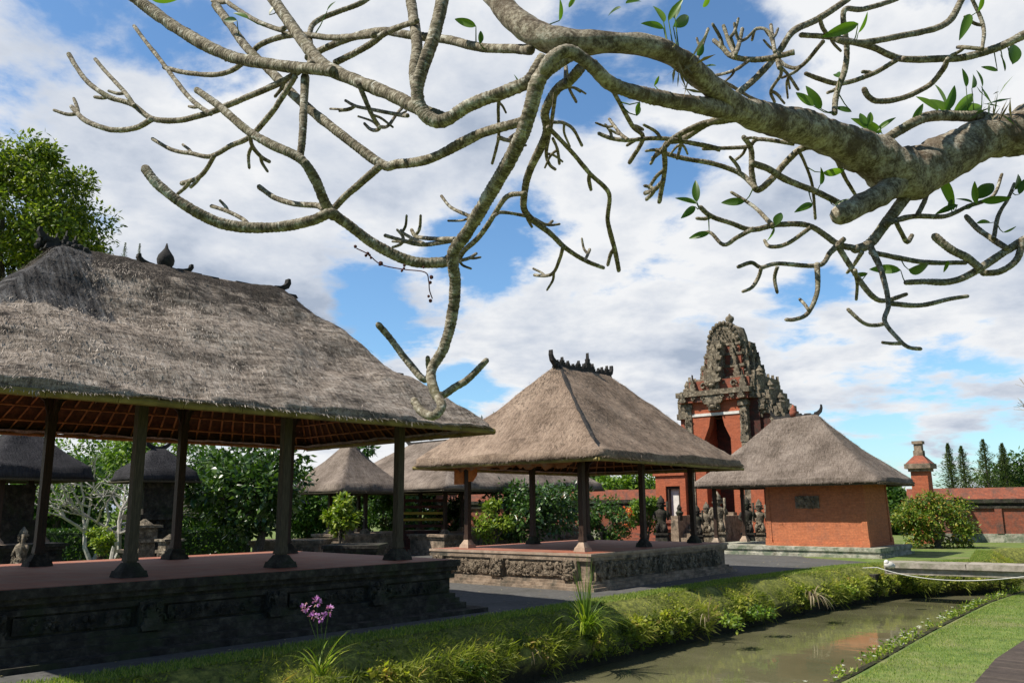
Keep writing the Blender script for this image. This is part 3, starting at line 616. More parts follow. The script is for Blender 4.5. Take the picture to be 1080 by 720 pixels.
# torn cloth valance under the sunlit eave
m_ = MB(); yy = w_-.4; nn_ = 60
for i in range(nn_+1):
    y_ = w_+.0-(w_+.1)*i/nn_; d_ = .10+.16*abs(noise.noise(Vector((y_*2.3, 1, 0))))+.08*noise.noise(Vector((y_*7, 3, 0)))
    ww = .05*noise.noise(Vector((y_*4, 0, 5)))
    m_.v += [(-.45+ww*.3, y_, MEZ+.28), (-.47+ww, y_, MEZ+.08), (-.46-ww, y_, MEZ+.04-d_*1.2)]
for i in range(nn_):
    for k in range(2): m_.f.append((i*3+k, i*3+k+1, i*3+3+k+1, i*3+3+k))
m_.build('cloth_valance', simple('faded_orange_cloth', [(.35, (.16, .07, .04)), (.5, (.42, .17, .08)), (.62, (.40, .24, .18))], 3, rough=.9, bs=.3), mp, smooth=True)

# ---- brick house on the right
AH = R(49.83)
hs = empty('brick_house', (11.75, 28.3, 0), AH, label='small orange brick house with a steep grey thatched roof beside the canal lawn', cat='house')
hw, hl, hz, HEZ, HRZ = 2.55, 3.5, .32, 2.40, 4.92
m_ = MB(); stack(m_, -.42, hw+.5, -.42, hl+2.3, [(0, .09, .12), (.09, .2, .03), (.2, hz, .08)]); m_.build('terrace', M['lime'], hs)
m_ = MB()
stack(m_, 0, hw, 0, hl, [(hz-.003, hz+.1, .05), ])
m_.box(0, hw, 0, hl, hz+.08, HEZ+.45, .07)
m_.build('brick_wall', M['brick'], hs)
for (x_, y_) in ((0, 0), (0, hl), (hw, 0)):
    q_ = MB(); q_.box(x_-.025 if x_ == 0 else x_-.19, x_+.19 if x_ == 0 else x_+.025, y_-.025 if y_ == 0 else y_-.19, y_+.19 if y_ == 0 else y_+.025, hz+.1, HEZ+.4, .07); 
    q_.box(x_-.05 if x_ == 0 else x_-.2, x_+.2 if x_ == 0 else x_+.05, y_-.05 if y_ == 0 else y_-.2, y_+.2 if y_ == 0 else y_+.05, hz+.1, hz+.26, .012); q_.build('corner_pilaster', M['brick'], hs)
m_ = MB(); yq = hl*.5-.1; m_.box(.0, .09, yq-.1, yq+.74, 1.60, 2.02); relief(m_, (.0, yq+.7, 1.62), (0, -1, 0), .76, .38, 80, .05, 300); m_.build('carved_plaque', M['plinth'], hs)
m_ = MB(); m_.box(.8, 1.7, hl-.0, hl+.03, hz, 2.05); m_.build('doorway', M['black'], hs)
HX0, HX1, HY0, HY1, HIN = -.80, hw+.78, -.80, hl+2.55, 2.6
for (x_, y_) in ((.05, hl+2.0), (hw-.1, hl+2.0)): post(hs, x_, y_, hz+.002, HEZ+.25, .12, M['wood'], M['cap'], .32, .22, False)
lattice(hs, HX0, HX1, HY0, HY1, HEZ, HRZ, HIN, .3, .3)
fascia(hs, HX0, HX1, HY0, HY1, HEZ, M['greywood'], .07, .7, .09)
rf = thatch(hs, HX0, HX1, HY0, HY1, HEZ, HRZ, HIN, M['thatch3'], M['straw2'], th=.13, cell=.08, nstraw=14000, dent=.04, conc=.2)
m_ = MB(); xc = (HX0+HX1)/2; ya, yb = HY0+HIN, HY1-HIN
m_.box(xc-.1, xc+.1, ya, yb, HRZ-.03, HRZ+.07, .03)
m_.plate([(u*.32, w*.36) for u, w in CURL], (xc, ya+.15, HRZ), (0, -1, 0), (0, 0, 1), .1); m_.plate([(u*.3, w*.3) for u, w in CURL], (xc, yb-.15, HRZ), (0, 1, 0), (0, 0, 1), .1)
for k in range(3): m_.box(xc-.08, xc+.08, ya+.25+k*.35, ya+.5+k*.35, HRZ+.05, HRZ+.11+.02*k, .02)
m_.build('ridge_crest', M['ridge'], rf)
m_ = MB(); yo = ya+(yb-ya)*.55; m_.lathe([(.14, HRZ+.03), (.15, HRZ+.2), (.12, HRZ+.26), (.13, HRZ+.3), (.05, HRZ+.4), (.02, HRZ+.48)], 8, (xc, yo)); m_.build('ridge_urn', M['redbrick'], rf, smooth=True)

# ---- temple gate
GX = at(793, 500, 42).x; GA = AH-math.pi/2     # local x to the right along the front, local y away
gt = empty('temple_gate', (GX, 42, 0), GA, label='tall tiered temple gate of orange brick and carved grey stone with dark arched doorway', cat='gate')
def gz(py): return at(764, py, 43.7).z
GW, GD = 3.55, 3.4
def tier(w, d, z0, z1, cxm=-GW/2, cym=GD/2, tap=0): return (cxm-w/2, cxm+w/2, cym-d/2, cym+d/2, z0, z1, tap)
m_ = MB()
zc0, zl = gz(424), gz(438)
aw, ac = .74, -GW/2+.02      # arch half width / centre
# body as two jambs, back and lintel so the doorway is a real recess
m_.box(-GW+.35, ac-aw, .0, GD, 0, zl-.05); m_.box(ac+aw, -.35, 0, GD, 0, zl-.05); m_.box(ac-aw+.002, ac+aw-.002, 1.6, GD-.1, 0, zl-.06)
m_.box(-GW+.35, -.35, 0, GD, zl+.1, zc0)
for sg_ in (-1, 1): m_.plate([(0, 0), (-.42, 0), (-.30, -.55), (0, -1.2)], (ac+sg_*aw, .25, zl-.06), (sg_, 0, 0), (0, 0, 1), .5)
m_.build('brick_body', M['gatebrick'], gt)
m_ = MB(); m_.box(-GW+.45, -.45, -.05, .2, zl-.045, zl+.095); m_.build('white_lintel', M['plaster'], gt)
m_ = MB(); m_.box(ac-aw+.01, ac+aw-.01, 1.5, 1.58, 0, zl-.08)
for k in range(9): m_.box(ac-aw+.02, ac+aw-.02, 1.42, 1.5, 5.2+k*.42, 5.3+k*.42)
m_.build('arch_recess', M['darkbrick'], gt)
for x_ in (-GW+.02, -.42):
    m_ = MB()
    m_.box(x_, x_+.40, -.08, .5, gz(462), zc0-.02, .02); m_.box(x_-.06, x_+.46, -.14, .5, zc0-.35, zc0-.1); m_.box(x_-.03, x_+.43, -.1, .5, gz(468), gz(462)); relief(m_, (x_, -.08, gz(460)), (1, 0, 0), .4, 1.2, 26, .08, 400+int(x_*10))
    m_.box(x_, x_+.40, -.06, .5, 0, gz(468))
    m_.build('corner_pier', M['carve'], gt)
# cornice + tiers
tiers = [(3.85, 3.9, gz(424), gz(418), 'redbrick'), (4.15, 4.2, gz(418), gz(413), 'carve'), (3.4, 3.6, gz(413), gz(402), 'redbrick'), (2.9, 3.0, gz(402), gz(399), 'carve'), (2.35, 2.5, gz(399), gz(389), 'redbrick'),
         (2.5, 2.6, gz(389), gz(386.5), 'carve'), (2.05, 2.2, gz(386.5), gz(376), 'redbrick'), (2.2, 2.3, gz(376), gz(373.5), 'carve'), (1.8, 1.9, gz(373.5), gz(365), 'redbrick'), (1.95, 2.0, gz(365), gz(362.5), 'carve')]
bm_ = MB(); cm_ = MB()
for (w0, d0, z0, z1, mt) in tiers:
    (bm_ if mt == 'redbrick' else cm_).box(*tier(w0, d0, z0-.01, z1, cxm=-GW/2+(0 if w0 > 3.4 else .25), cym=GD/2+(0 if w0 > 3.4 else .1)))
bm_.build('brick_tiers', M['redbrick'], gt); 
rr_ = random.Random(5)
for (w0, d0, z0, z1, mt) in tiers:
    if mt != 'redbrick': continue
    cxm, cym = -GW/2+(0 if w0 > 3.4 else .25), GD/2+(0 if w0 > 3.4 else .1); hh = z1-z0
    # volutes, faces and corner flames carved on the two visible sides
    nfl = max(3, int(w0/.55))
    for i in range(nfl):
        u = cxm-w0/2+w0*(i+.5)/nfl
        if abs(u-cxm) < .3: continue
        if i in (0, nfl-1): flame(cm_, (u, cym-d0/2-.14, z0), (1, 0, 0), .32, hh*1.5, .16)
        else:
            pts = []; r = min(.2, hh*.4)
            for k in range(9): an = k*.8; q = r*(1-.09*k); pts.append((u+q*math.cos(an), cym-d0/2-.06, z0+hh*.5+q*math.sin(an)))
            cm_.tube(pts, .05, 5)
    nf2 = max(3, int(d0/.6))
    for i in range(nf2):
        v = cym-d0/2+d0*(i+.5)/nf2; flame(cm_, (cxm+w0/2+.12, v, z0), (0, 1, 0), .36, hh*1.45, .16)
        flame(cm_, (cxm-w0/2-.12, v, z0), (0, 1, 0), .36, hh*1.45, .16)
    relief(cm_, (cxm-w0/2, cym-d0/2, z0), (1, 0, 0), w0, hh, int(w0*6), .09, int(z0*10)); relief(cm_, (cxm+w0/2, cym-d0/2, z0), (0, 1, 0), d0, hh, int(d0*6), .09, int(z0*10)+1)
# central carved spine with stacked masks
for k, zz in enumerate((gz(434), gz(412), gz(401), gz(389), gz(377))):
    s0 = .62-.06*k; yf = -.25+.09*k if k else -.16; xs_ = -GW/2+.06*k
    cm_.box(xs_-s0*.5, xs_+s0*.5, yf-.05, yf+.9, zz, zz+.72, .05); flame(cm_, (xs_, yf-.1, zz+.35), (1, 0, 0), s0*1.5, .8, .14)
    for sg_ in (-1, 1): cm_.ball((-GW/2+sg_*s0*.3, yf-.12, zz+.32), .12, 6)
    cm_.ball((-GW/2, yf-.16, zz+.2), .15, 6, (1.2, .8, .7)); relief(cm_, (-GW/2-s0*.6, yf-.06, zz), (1, 0, 0), s0*1.2, .8, 22, .1, 450+k)
cm_.build('carved_tiers', M['carve'], gt)
m_ = MB(); cxm, cym = -GW/2+.25, GD/2+.1; zd0, zd1 = gz(362.5), gz(341)
dome = [(1.02, zd0-.01), (1.06, zd0+.2), (1.0, zd0+.5), (.86, zd0+.9), (.6, zd0+(zd1-zd0)*.9), (.35, zd1), (.12, zd1+.04)]
m_.lathe([(r*.88, z) for r, z in dome], 16, (cxm, cym), 1, .85)
m_.box(cxm-.92, cxm+.92, cym-.9, cym+.9, zd0, zd0+.18)
arch = [(.90*math.cos(a_), .05+(zd1-zd0)*1.0*math.sin(a_)) for a_ in [math.pi*k/14 for k in range(15)]]
m_.plate(arch, (cxm, cym-.88, zd0), (1, 0, 0), (0, 0, 1), .16)
for k in range(12):
    a_ = math.pi*(k+.5)/12; m_.ball((cxm+.84*math.cos(a_), cym-.98, zd0+.08+(zd1-zd0)*.93*math.sin(a_)), .13, 6)
relief(m_, (cxm-.65, cym-.96, zd0+.1), (1, 0, 0), 1.3, .75, 44, .1, 480)
m_.build('crowning_dome', M['carve'], gt, smooth=False)
m_ = MB(); m_.lathe([(.22, zd1-.05), (.26, zd1+.06), (.14, zd1+.14), (.17, zd1+.22), (.24, zd1+.34), (.22, zd1+.48), (.08, zd1+.58), (.03, zd1+.68)], 10, (cxm, cym)); m_.build('finial', M['carve'], gt, smooth=True)
# stepped wings on both sides
def wing(sg_, n=4):
    for k in range(n):
        q_ = MB(); xw = -GW/2+sg_*(GW/2+.15+.52*k); top = gz((398, 414, 428, 441)[k]); d0 = 2.9-.35*k
        if sg_ < 0 and k > 0: top = gz(441)-1.6*k
        q_.box(xw-.36, xw+.36, GD/2-d0/2, GD/2+d0/2, 0, top-1.3)
        o_ = q_.build('side_wing', M['darkbrick'] if sg_ > 0 else M['redbrick'], gt)  # right wings: shade of that side painted in as a darker brick
        q_ = MB(); z = top-1.3
        for j, ww in enumerate((.50, .42, .47, .36, .28)): q_.box(xw-ww, xw+ww, GD/2-d0/2-.1+.05*j, GD/2+d0/2+.1-.05*j, z-.01, z+.2+.02*j); z += .2+.02*j
        q_.lathe([(.22, z-.02), (.26, z+.12), (.14, z+.22), (.2, z+.34), (.1, z+.48), (.03, z+.6)], 8, (xw, GD/2-.3))
        for j in range(4): flame(q_, (xw, GD/2-d0/2-.12+d0*j/3.2, top-1.1), (0, 1, 0), .34, .75, .3)
        for j in range(4): flame(q_, (xw+sg_*.4, GD/2-d0/2+.3+d0*j/4.6, top-2.3), (0, 1, 0), .4, .7, .14)
        relief(q_, (xw-.3, GD/2-d0/2-.1, top-1.3), (1, 0, 0), .6, .9, 26, .1, 500+k+sg_*10)
        q_.build('wing_crown', M['carve'], o_)
wing(1, 4)
q_ = MB(); xw = -GW-.12; q_.box(xw-.32, xw+.3, .3, 2.6, 0, gz(428)); o_ = q_.build('side_wing', M['redbrick'], gt)
q_ = MB(); z = gz(440)
for j, ww in enumerate((.46, .38, .42, .36, .28)): q_.box(xw-ww, xw+ww, .15+.04*j, 2.7-.04*j, z-.01, z+.3); z += .3
q_.lathe([(.2, z-.02), (.24, z+.12), (.12, z+.22), (.16, z+.34), (.03, z+.6)], 8, (xw, .6)); flame(q_, (xw, .1, gz(440)), (1, 0, 0), .5, 1.3, .16); relief(q_, (xw-.35, .2, gz(440)), (1, 0, 0), .7, 1.2, 30, .1, 540); q_.build('wing_crown', M['carve'], o_)
# lower flanking screens with side doors
for (xa, xb, dx0, dx1, dm, lab) in ((-GW-1.8, -GW-.02, -GW-1.2, -GW-.35, 'plaster', 'white side door'), (.02, 2.6, .7, 1.5, 'gilt', 'orange side door')):
    q_ = MB(); zt = 3.3
    q_.box(xa, dx0, -.3, .5, 0, zt); q_.box(dx1, xb, -.3, .5, 0, zt); q_.box(dx0+.002, dx1-.002, -.3, .5, 2.75, zt-.01); q_.box(xa-.1, xb+(.1 if xb > 0 else 0), -.4, .6, zt+.003, zt+.15); q_.box(xa, xb, -.3, .5, zt+.153, zt+.3)
    o_ = q_.build('flanking_screen', M['gatebrick'], gt)
    q_ = MB(); q_.box(dx0+.14, dx1-.14, -.0, .08, .8, 2.6); dq = q_.build('side_door', M[dm], o_, label=lab)
    q_ = MB(); q_.box(dx0+.003, dx0+.138, -.2, .3, .3, 2.745); q_.box(dx1-.138, dx1-.003, -.2, .3, .3, 2.745); q_.box(dx0+.138, dx1-.138, -.19, .3, 2.6, 2.74); q_.build('door_frame', M['wood'], o_)
q_ = MB()
q_.box(-GW-3.0, -GW/2-1.55, -2.3, -.42, 0, .9); q_.box(-GW-3.1, -GW/2-1.5, -2.4, -.42, .897, 1.02)
for k in range(3): q_.box(-GW-2.9, -GW/2-1.6, -2.42-.28*(3-k), -2.302, .0+.2*k-(.003 if k else 0), .2+.2*k)
q_.build('brick_terrace', M['redbrick'], gt)
for k in range(4): q_ = MB(); q_.box(-GW-3.1+k*1.2, -GW-2.85+k*1.2, -2.35, -2.1, 1.02, 1.3, .02); q_.lathe([(.15, 1.29), (.2, 1.4), (.1, 1.5), (.13, 1.62), (.03, 1.8)], 8, (-GW-2.97+k*1.2, -2.22)); q_.build('terrace_finial', M['darkstone'], gt)
q_ = MB()
for k in range(7): q_.box(-GW/2-1.0, -GW/2+1.0, -.4-.3*(7-k), -.3, .2*k-(.003 if k else 0), .2+.2*k)
for sg_ in (-1, 1): q_.box(-GW/2+sg_*1.25-.22, -GW/2+sg_*1.25+.22, -2.6, -.3, 0, 1.25, .03)
q_.build('main_stair', M['stone'], gt)

# ---- statues in front of the gate
def statue(loc, h, rz, mat, label, seed=0, arms=True):
    o = empty('stone_statue', loc, rz, label=label, cat='statue', group='stone guardian statues at the temple gate'); k = h/2.0
    p_ = MB(); p_.box(-.3*k, .3*k, -.28*k, .28*k, 0, .12*k, .01); p_.box(-.25*k, .25*k, -.23*k, .23*k, .117*k, .42*k, .02); p_.box(-.29*k, .29*k, -.27*k, .27*k, .417*k, .5*k, -.005); p_.build('pedestal', mat, o)
    b = MB()
    b.lathe([(.22*k, .5*k), (.25*k, .6*k), (.2*k, .8*k), (.17*k, .95*k), (.2*k, 1.08*k), (.25*k, 1.25*k), (.24*k, 1.36*k), (.12*k, 1.44*k), (.08*k, 1.48*k)], 12, (0, 0), 1, .8)
    b.ball((0, -.02*k, 1.6*k), .145*k, 10, (1, 1, 1.1)); b.lathe([(.17*k, 1.66*k), (.19*k, 1.71*k), (.13*k, 1.76*k), (.14*k, 1.83*k), (.08*k, 1.9*k), (.02*k, 2.0*k)], 10)
    for sg in (-1, 1):
        b.tube([(sg*.22*k, 0, 1.34*k), (sg*.33*k, -.04*k, 1.12*k), (sg*.2*k, -.2*k, 1.0*k)] if sg < 0 else [(sg*.22*k, 0, 1.34*k), (sg*.34*k, -.1*k, 1.18*k), (sg*.3*k, -.22*k, 1.36*k)], [.075*k, .065*k, .05*k], 7)
        b.ball((sg*.16*k, 0, 1.58*k), .05*k, 6); b.ball((sg*.05*k, -.155*k, 1.63*k), .025*k, 6)
        b.tube([(sg*.1*k, -.1*k, .9*k), (sg*.16*k, -.2*k, .72*k), (sg*.12*k, -.18*k, .5*k)], [.08*k, .08*k, .06*k], 7)
    b.ball((0, -.17*k, 1.58*k), .03*k, 6); b.tube([(-.05*k, -.155*k, 1.52*k), (0, -.165*k, 1.51*k), (.05*k, -.155*k, 1.52*k)], .012*k, 5)
    b.tube([(.3*k, -.22*k, 1.0*k), (.3*k, -.23*k, 1.75*k)], [.035*k, .05*k], 6)
    relief(b, (-.2*k, -.19*k, .55*k), (1, 0, 0), .4*k, .45*k, 16, .04, seed)
    b.build('figure', mat, o, smooth=True)
    return o
Gm = Matrix.Translation(gt.location) @ Matrix.Rotation(GA, 4, 'Z')
def st_at(px, py_base, Y, h, mat, label, seed):
    g = at(px, py_base, Y); return statue((g.x, g.y, 0), h, math.atan2(-g.x, g.y)*0+GA+.3, mat, label, seed)
st_at(759, 574, 37.5, 2.35, M['carve'], 'tallest pale stone guardian figure standing in front of the gate between pavilion and house', 1)
st_at(737, 574, 38.6, 1.75, M['darkstone'], 'dark stone figure just left of the tallest pale guardian', 2)
st_at(747, 574, 39.4, 1.9, M['carve'], 'small grey figure half hidden behind the tallest pale guardian', 3)
st_at(790, 574, 38.2, 2.1, M['darkstone'], 'dark stone figure beside the porch post of the brick house', 4)
st_at(803, 574, 39.0, 2.0, M['carve'], 'grey stone figure close to the left corner of the brick house', 5)
st_at(699, 574, 38.2, 2.2, M['darkstone'], 'dark stone figure by the white side door, left of the gate stair', 6)

# ---- walls
def wall(name, a, b, h, mat, label, th=.5, cop='redbrick', z=0):
    a, b = Vector(a), Vector(b); L = (b-a).length; o = empty(name, (a.x, a.y, z), math.atan2(b.y-a.y, b.x-a.x), label=label, cat='wall', group='red brick compound walls')
    MB().box(0, L, 0, th, 0, h*.16, .0).build('wall_footing', M['lime'], o)
    q = MB().box(.0, L, .05, th-.05, h*.16-.003, h*.62); 
    n = int(L/3.2)
    for i in range(n+1): q.box(i*L/n-.14 if i else .0, i*L/n+.14 if i < n else L, -.03, .052, h*.16, h*.62-.01)
    q.build('wall_panel', mat, o)
    q = MB().box(-.02, L+.02, -.04, th+.04, h*.62, h*.66); q.box(0, L, .03, th-.03, h*.657, h*.72); q.box(-.04, L+.04, -.1, th+.1, h*.717, h*.79); q.build('cornice', M['darkstone'], o)
    q = MB().add([(-.03, -.08, h*.787), (L+.03, -.08, h*.787), (L+.03, th+.08, h*.787), (-.03, th+.08, h*.787), (-.03, th/2-.07, h), (L+.03, th/2-.07, h), (L+.03, th/2+.07, h), (-.03, th/2+.07, h)], [(3, 2, 1, 0), (4, 5, 6, 7), (0, 1, 5, 4), (1, 2, 6, 5), (2, 3, 7, 6), (3, 0, 4, 7)])
    q.build('coping', M['darkbrick'] if cop == 'dark' else M[cop], o); return o
wr1, wr2 = at(962, 572, 40), at(1100, 572, 37.5)
hR = at(1040, 514, 38.7).z
wall('brick_wall', (wr1.x, wr1.y), (wr1.x+(wr2.x-wr1.x)*3.5, wr1.y+(wr2.y-wr1.y)*3.5), hR, M['redbrick'], 'long red brick compound wall with sloped coping behind the bush on the far right')
wl1, wl2 = at(618, 560, 50), at(716, 560, 47)
wall('brick_wall', (wl1.x-9, wl1.y+2), (wl2.x, wl2.y), at(660, 516, 48).z, M['redbrick'], 'red brick wall stretch with stone cornice between the middle pavilion posts, left of the gate')
# tall gate pillar on the right
pp = at(979, 572, 38.2); k_ = 38.2/877
bp = empty('brick_pillar', (pp.x, pp.y, 0), GA, label='tall red brick pillar with stepped cap and stone finial beside the compound wall', cat='pillar')
def pz(y): return at(975, y, 38.2).z
MB().box(-.37, .37, -.37, .37, 0, pz(497), .02).build('shaft', M['gatebrick'], bp)
q_ = MB(); q_.box(-.43, .43, -.43, .43, pz(497)-.003, pz(494)); q_.box(-.55, .55, -.55, .55, pz(494)-.003, pz(489)); q_.build('cap_slab', M['stone'], bp)
q_ = MB(); q_.box(-.51, .51, -.51, .51, pz(489)-.002, pz(480), .33); q_.build('cap_roof', M['redbrick'], bp)
q_ = MB(); q_.box(-.2, .2, -.2, .2, pz(480)-.01, pz(475)); q_.box(-.16, .16, -.16, .16, pz(475)-.003, pz(468)); q_.box(-.22, .22, -.22, .22, pz(468)-.003, pz(465)); q_.build('finial', M['stone'], bp)

# ---- background pavilions
def bgpav(name, px, py, Y, rz, LX, LY, zp, ez, rz_, ins, tmat, smat, label, group, post_mat='wood', platf='stone', inner=None, over=.8, nx=3):
    g = at(px, py, Y); o = empty(name, (g.x, Y, 0), rz, label=label, cat='pavilion' if name != 'thatched_shrine' else 'shrine', group=group)
    q = MB(); stack(q, -LX/2, LX/2, -LY/2, LY/2, [(0, .09, .14), (.09, .18, .05), (.18, zp-.16, -.02), (zp-.16, zp-.08, .03), (zp-.08, zp, .08)]); q.build('platform', M[platf], o)
    MB().box(-LX/2-.0, LX/2+.0, -LY/2, LY/2, zp-.003, zp+.006).build('platform_floor', M['cap'], o)
    c_ = MB(); n = max(2, int(LX/1.4))
    for i in range(n): c_.box(-LX/2+.1+i*LX/n, -LX/2+.0+(i+.8)*LX/n, -LY/2-.0, -LY/2+.1, .22, zp-.2); relief(c_, (-LX/2+.1+i*LX/n, -LY/2, .22), (1, 0, 0), .75*LX/n, zp-.42, 20, .04, i)
    n = max(2, int(LY/1.4))
    for i in range(n): relief(c_, (-LX/2+.0, LY/2-.1-i*LY/n, .22), (0, -1, 0), .75*LY/n, zp-.42, 20, .04, 60+i)
    c_.build('carved_frieze', M[platf], o)
    for i in range(nx):
        for y_ in (-LY/2+.4, LY/2-.4): post(o, -LX/2+.4+(LX-.8)*i/(nx-1), y_, zp+.004, ez+.5, .12, M[post_mat], M['stone'], .3, .18, False)
    x0, x1, y0, y1 = -LX/2-over, LX/2+over, -LY/2-over, LY/2+over
    lattice(o, x0, x1, y0, y1, ez, rz_, ins, .4, .4, .02, lite=True); fascia(o, x0, x1, y0, y1, ez, M['greywood'], .07, 1.5, .06)
    rf = thatch(o, x0, x1, y0, y1, ez, rz_, ins, tmat, smat, th=.2, cell=.13, nstraw=900, dent=.05, conc=.12)
    q = MB(); q.box(x0+ins, x1-ins, -.08, .08, rz_-.03, rz_+.08, .02)
    for sg in (-1, 1): q.plate([(u*.3, w*.3) for u, w in CURL], ((x1-ins if sg > 0 else x0+ins)-sg*.1, 0, rz_), (sg, 0, 0), (0, 0, 1), .1)
    q.build('ridge_crest', M['ridge'], rf); return o
GB = 'open thatched pavilions'
bgpav('thatched_pavilion', 455, 560, 35, AL+math.pi/2, 6.2, 4.2, .75, 2.35, 4.4, 2.5, M['thatch3'], M['straw2'], 'distant grey thatched pavilion seen between the large and the middle pavilions', GB, platf='stone', over=.9)
bgpav('thatched_pavilion', 366, 560, 32, AL+math.pi/2, 1.8, 1.7, .8, 2.3, 4.1, 1.45, M['thatch3'], M['straw2'], 'small pointed thatched pavilion seen under the right end of the large pavilion eave', GB, platf='stone', over=.75, nx=2)
bgpav('thatched_pavilion', 545, 560, 41, AL+math.pi/2, 5.0, 3.6, .8, 2.5, 4.6, 2.0, M['thatch3'], M['straw2'], 'farthest pale thatched roof glimpsed behind the round leafy tree under the middle pavilion', GB, platf='stone', over=.9)
GS = 'black roofed shrines seen through the large pavilion'
sA = bgpav('thatched_shrine', 12, 560, 22, AL+.1, 1.9, 1.8, .9, 2.52, 3.9, 1.3, M['ijuk'], M['straw4'], 'black fibre roofed shrine at the far left seen past the pavilion posts', GS, platf='darkstone', over=.5, nx=2)
sB = bgpav('thatched_shrine', 160, 560, 25, AL, 1.3, 1.2, .6, 2.55, 3.5, .85, M['ijuk'], M['straw4'], 'black fibre roofed stone shrine with a square chamber behind the second front post', GS, platf='darkstone', over=.38, nx=2)
q_ = MB(); q_.box(-.52, .52, -.5, .5, .607, 1.45, .06); q_.box(-.64, .64, -.6, .6, 1.447, 1.6); q_.box(-.5, .5, -.48, .48, 1.597, 2.5, -.04); relief(q_, (-.5, -.5, .7), (1, 0, 0), 1.0, .7, 50, .07, 610); relief(q_, (-.52, .45, .7), (0, -1, 0), .9, .7, 50, .07, 611); q_.build('shrine_chamber', M['darkstone'], sB)
q_ = MB(); q_.box(-.7, .7, -.1, .7, .907, 1.5); q_.box(-.5, .5, .0, .6, 1.497, 2.4); q_.build('shrine_chamber', M['darkstone'], sA)
def lantern_stack(px, py, Y, h, mat, label, name='stone_lantern', cat='lantern'):
    g = at(px, py, Y); o = empty(name, (g.x, Y, 0), GA, label=label, cat=cat, group='carved stone pedestals around the shrines'); k = h
    q = MB(); q.box(-.3*k, .3*k, -.3*k, .3*k, 0, .1*k); q.box(-.22*k, .22*k, -.22*k, .22*k, .097*k, .22*k, .02); q.build('base', mat, o)
    q = MB(); q.box(-.15*k, .15*k, -.15*k, .15*k, .217*k, .62*k, .02); relief(q, (-.15*k, -.15*k, .25*k), (1, 0, 0), .3*k, .35*k, 24, .05, int(px)); q.build('shaft', mat, o)
    q = MB(); q.box(-.2*k, .2*k, -.2*k, .2*k, .617*k, .68*k); q.box(-.16*k, .16*k, -.16*k, .16*k, .677*k, .86*k); q.box(-.22*k, .22*k, -.22*k, .22*k, .857*k, .9*k); q.lathe([(.17*k, .897*k), (.08*k, .96*k), (.02*k, 1.0*k)], 6); q.build('top', mat, o)
lantern_stack(150, 583, 21.5, 1.5, M['carve'], 'tall pale carved stone pedestal lit on its left, beside the second front post')
lantern_stack(178, 583, 20.5, 1.15, M['carve'], 'shorter pale carved stone pedestal just left of the back row post')
st_at(22, 590, 20.5, 1.35, M['carve'], 'pale stone figure near the far left edge, lit beside a dark shrine', 21)
for (a, b, Y, h, lab) in ((262, 338, 27.5, .72, 'low pale stone plinth with a coping behind the large pavilion posts'), (339, 400, 26.0, .62, 'low dark stone plinth in shade between the large pavilion posts')):
    g0, g1 = at(a, 570, Y), at(b, 570, Y); o = empty('stone_plinth', (g0.x, Y, 0), 0, label=lab, cat='plinth'); L = g1.x-g0.x
    q = MB(); stack(q, .1, L-.1, .1, 1.8, [(0, .1, .1), (.1, h-.2, 0), (h-.2, h-.1, .05), (h-.1, h, .1)]); q.build('plinth_body', M['stone'] if h > .7 else M['darkstone'], o)
    q = MB(); relief(q, (.15, .1, .14), (1, 0, 0), L-.3, h-.38, int(L*26), .05, int(a)); q.build('carved_band', M['stone'] if h > .7 else M['darkstone'], o)
# striped benches stored under the distant pavilion
g = at(447, 560, 33.0); o = empty('bench_stack', (g.x, 33.0, .0), .1, label='stack of dark red benches with yellow stripes under the distant pavilion', cat='bench stack')
q = MB(); q2 = MB()
for k in range(6):
    q.box(-.9, .9, -.25, .3, .75+.24*k, .86+.24*k)
    for x_ in (-.8, .75): q.box(x_, x_+.06, -.2, .25, .858+.24*k, .992+.24*k)
q.box(-.9, .9, -.25, .3, 0, .748)
for k in (2, 3): q2.box(-.9, .9, -.275, -.252, .76+.24*k, .85+.24*k)
q.build('bench_frame', M['darkbrick'], o); q2.build('yellow_stripe', simple('yellow_paint', [(.3, (.30, .21, .03)), (.7, (.42, .30, .05))], 4), o)

# ------------------------------------------------------------------ vegetation
def crown_leaves(c, rad, n, size, seed, clumps=26, fill=.55, flat=1.0, cl=None):
    rs = np.random.RandomState(seed); c = np.array(c); rad = np.array(rad, float)
    k = clumps; d = rs.normal(size=(k, 3)); d /= np.linalg.norm(d, axis=1, keepdims=True); rr = rs.uniform(.35, 1, k)**.55
    cc = c+d*rad*rr[:, None]*.80; cr_ = rad.mean()*rs.uniform(.20, .40, k)*(26/max(k, 26))**.33
    idx = rs.randint(0, k, n); dd = rs.normal(size=(n, 3)); dd /= np.linalg.norm(dd, axis=1, keepdims=True)
    P = cc[idx]+dd*(cr_[idx]*rs.uniform(.45, 1.08, n))[:, None]*np.array([1.15, 1.15, .8])
    D = dd*.6+rs.normal(size=(n, 3))*.6+np.array([0, 0, -.15]); U = dd*.4+np.array([0, 0, .8])+rs.normal(size=(n, 3))*.45
    return P, D, U, size*rs.uniform(.6, 1.25, n), size*rs.uniform(.32, .6, n)*flat, cc
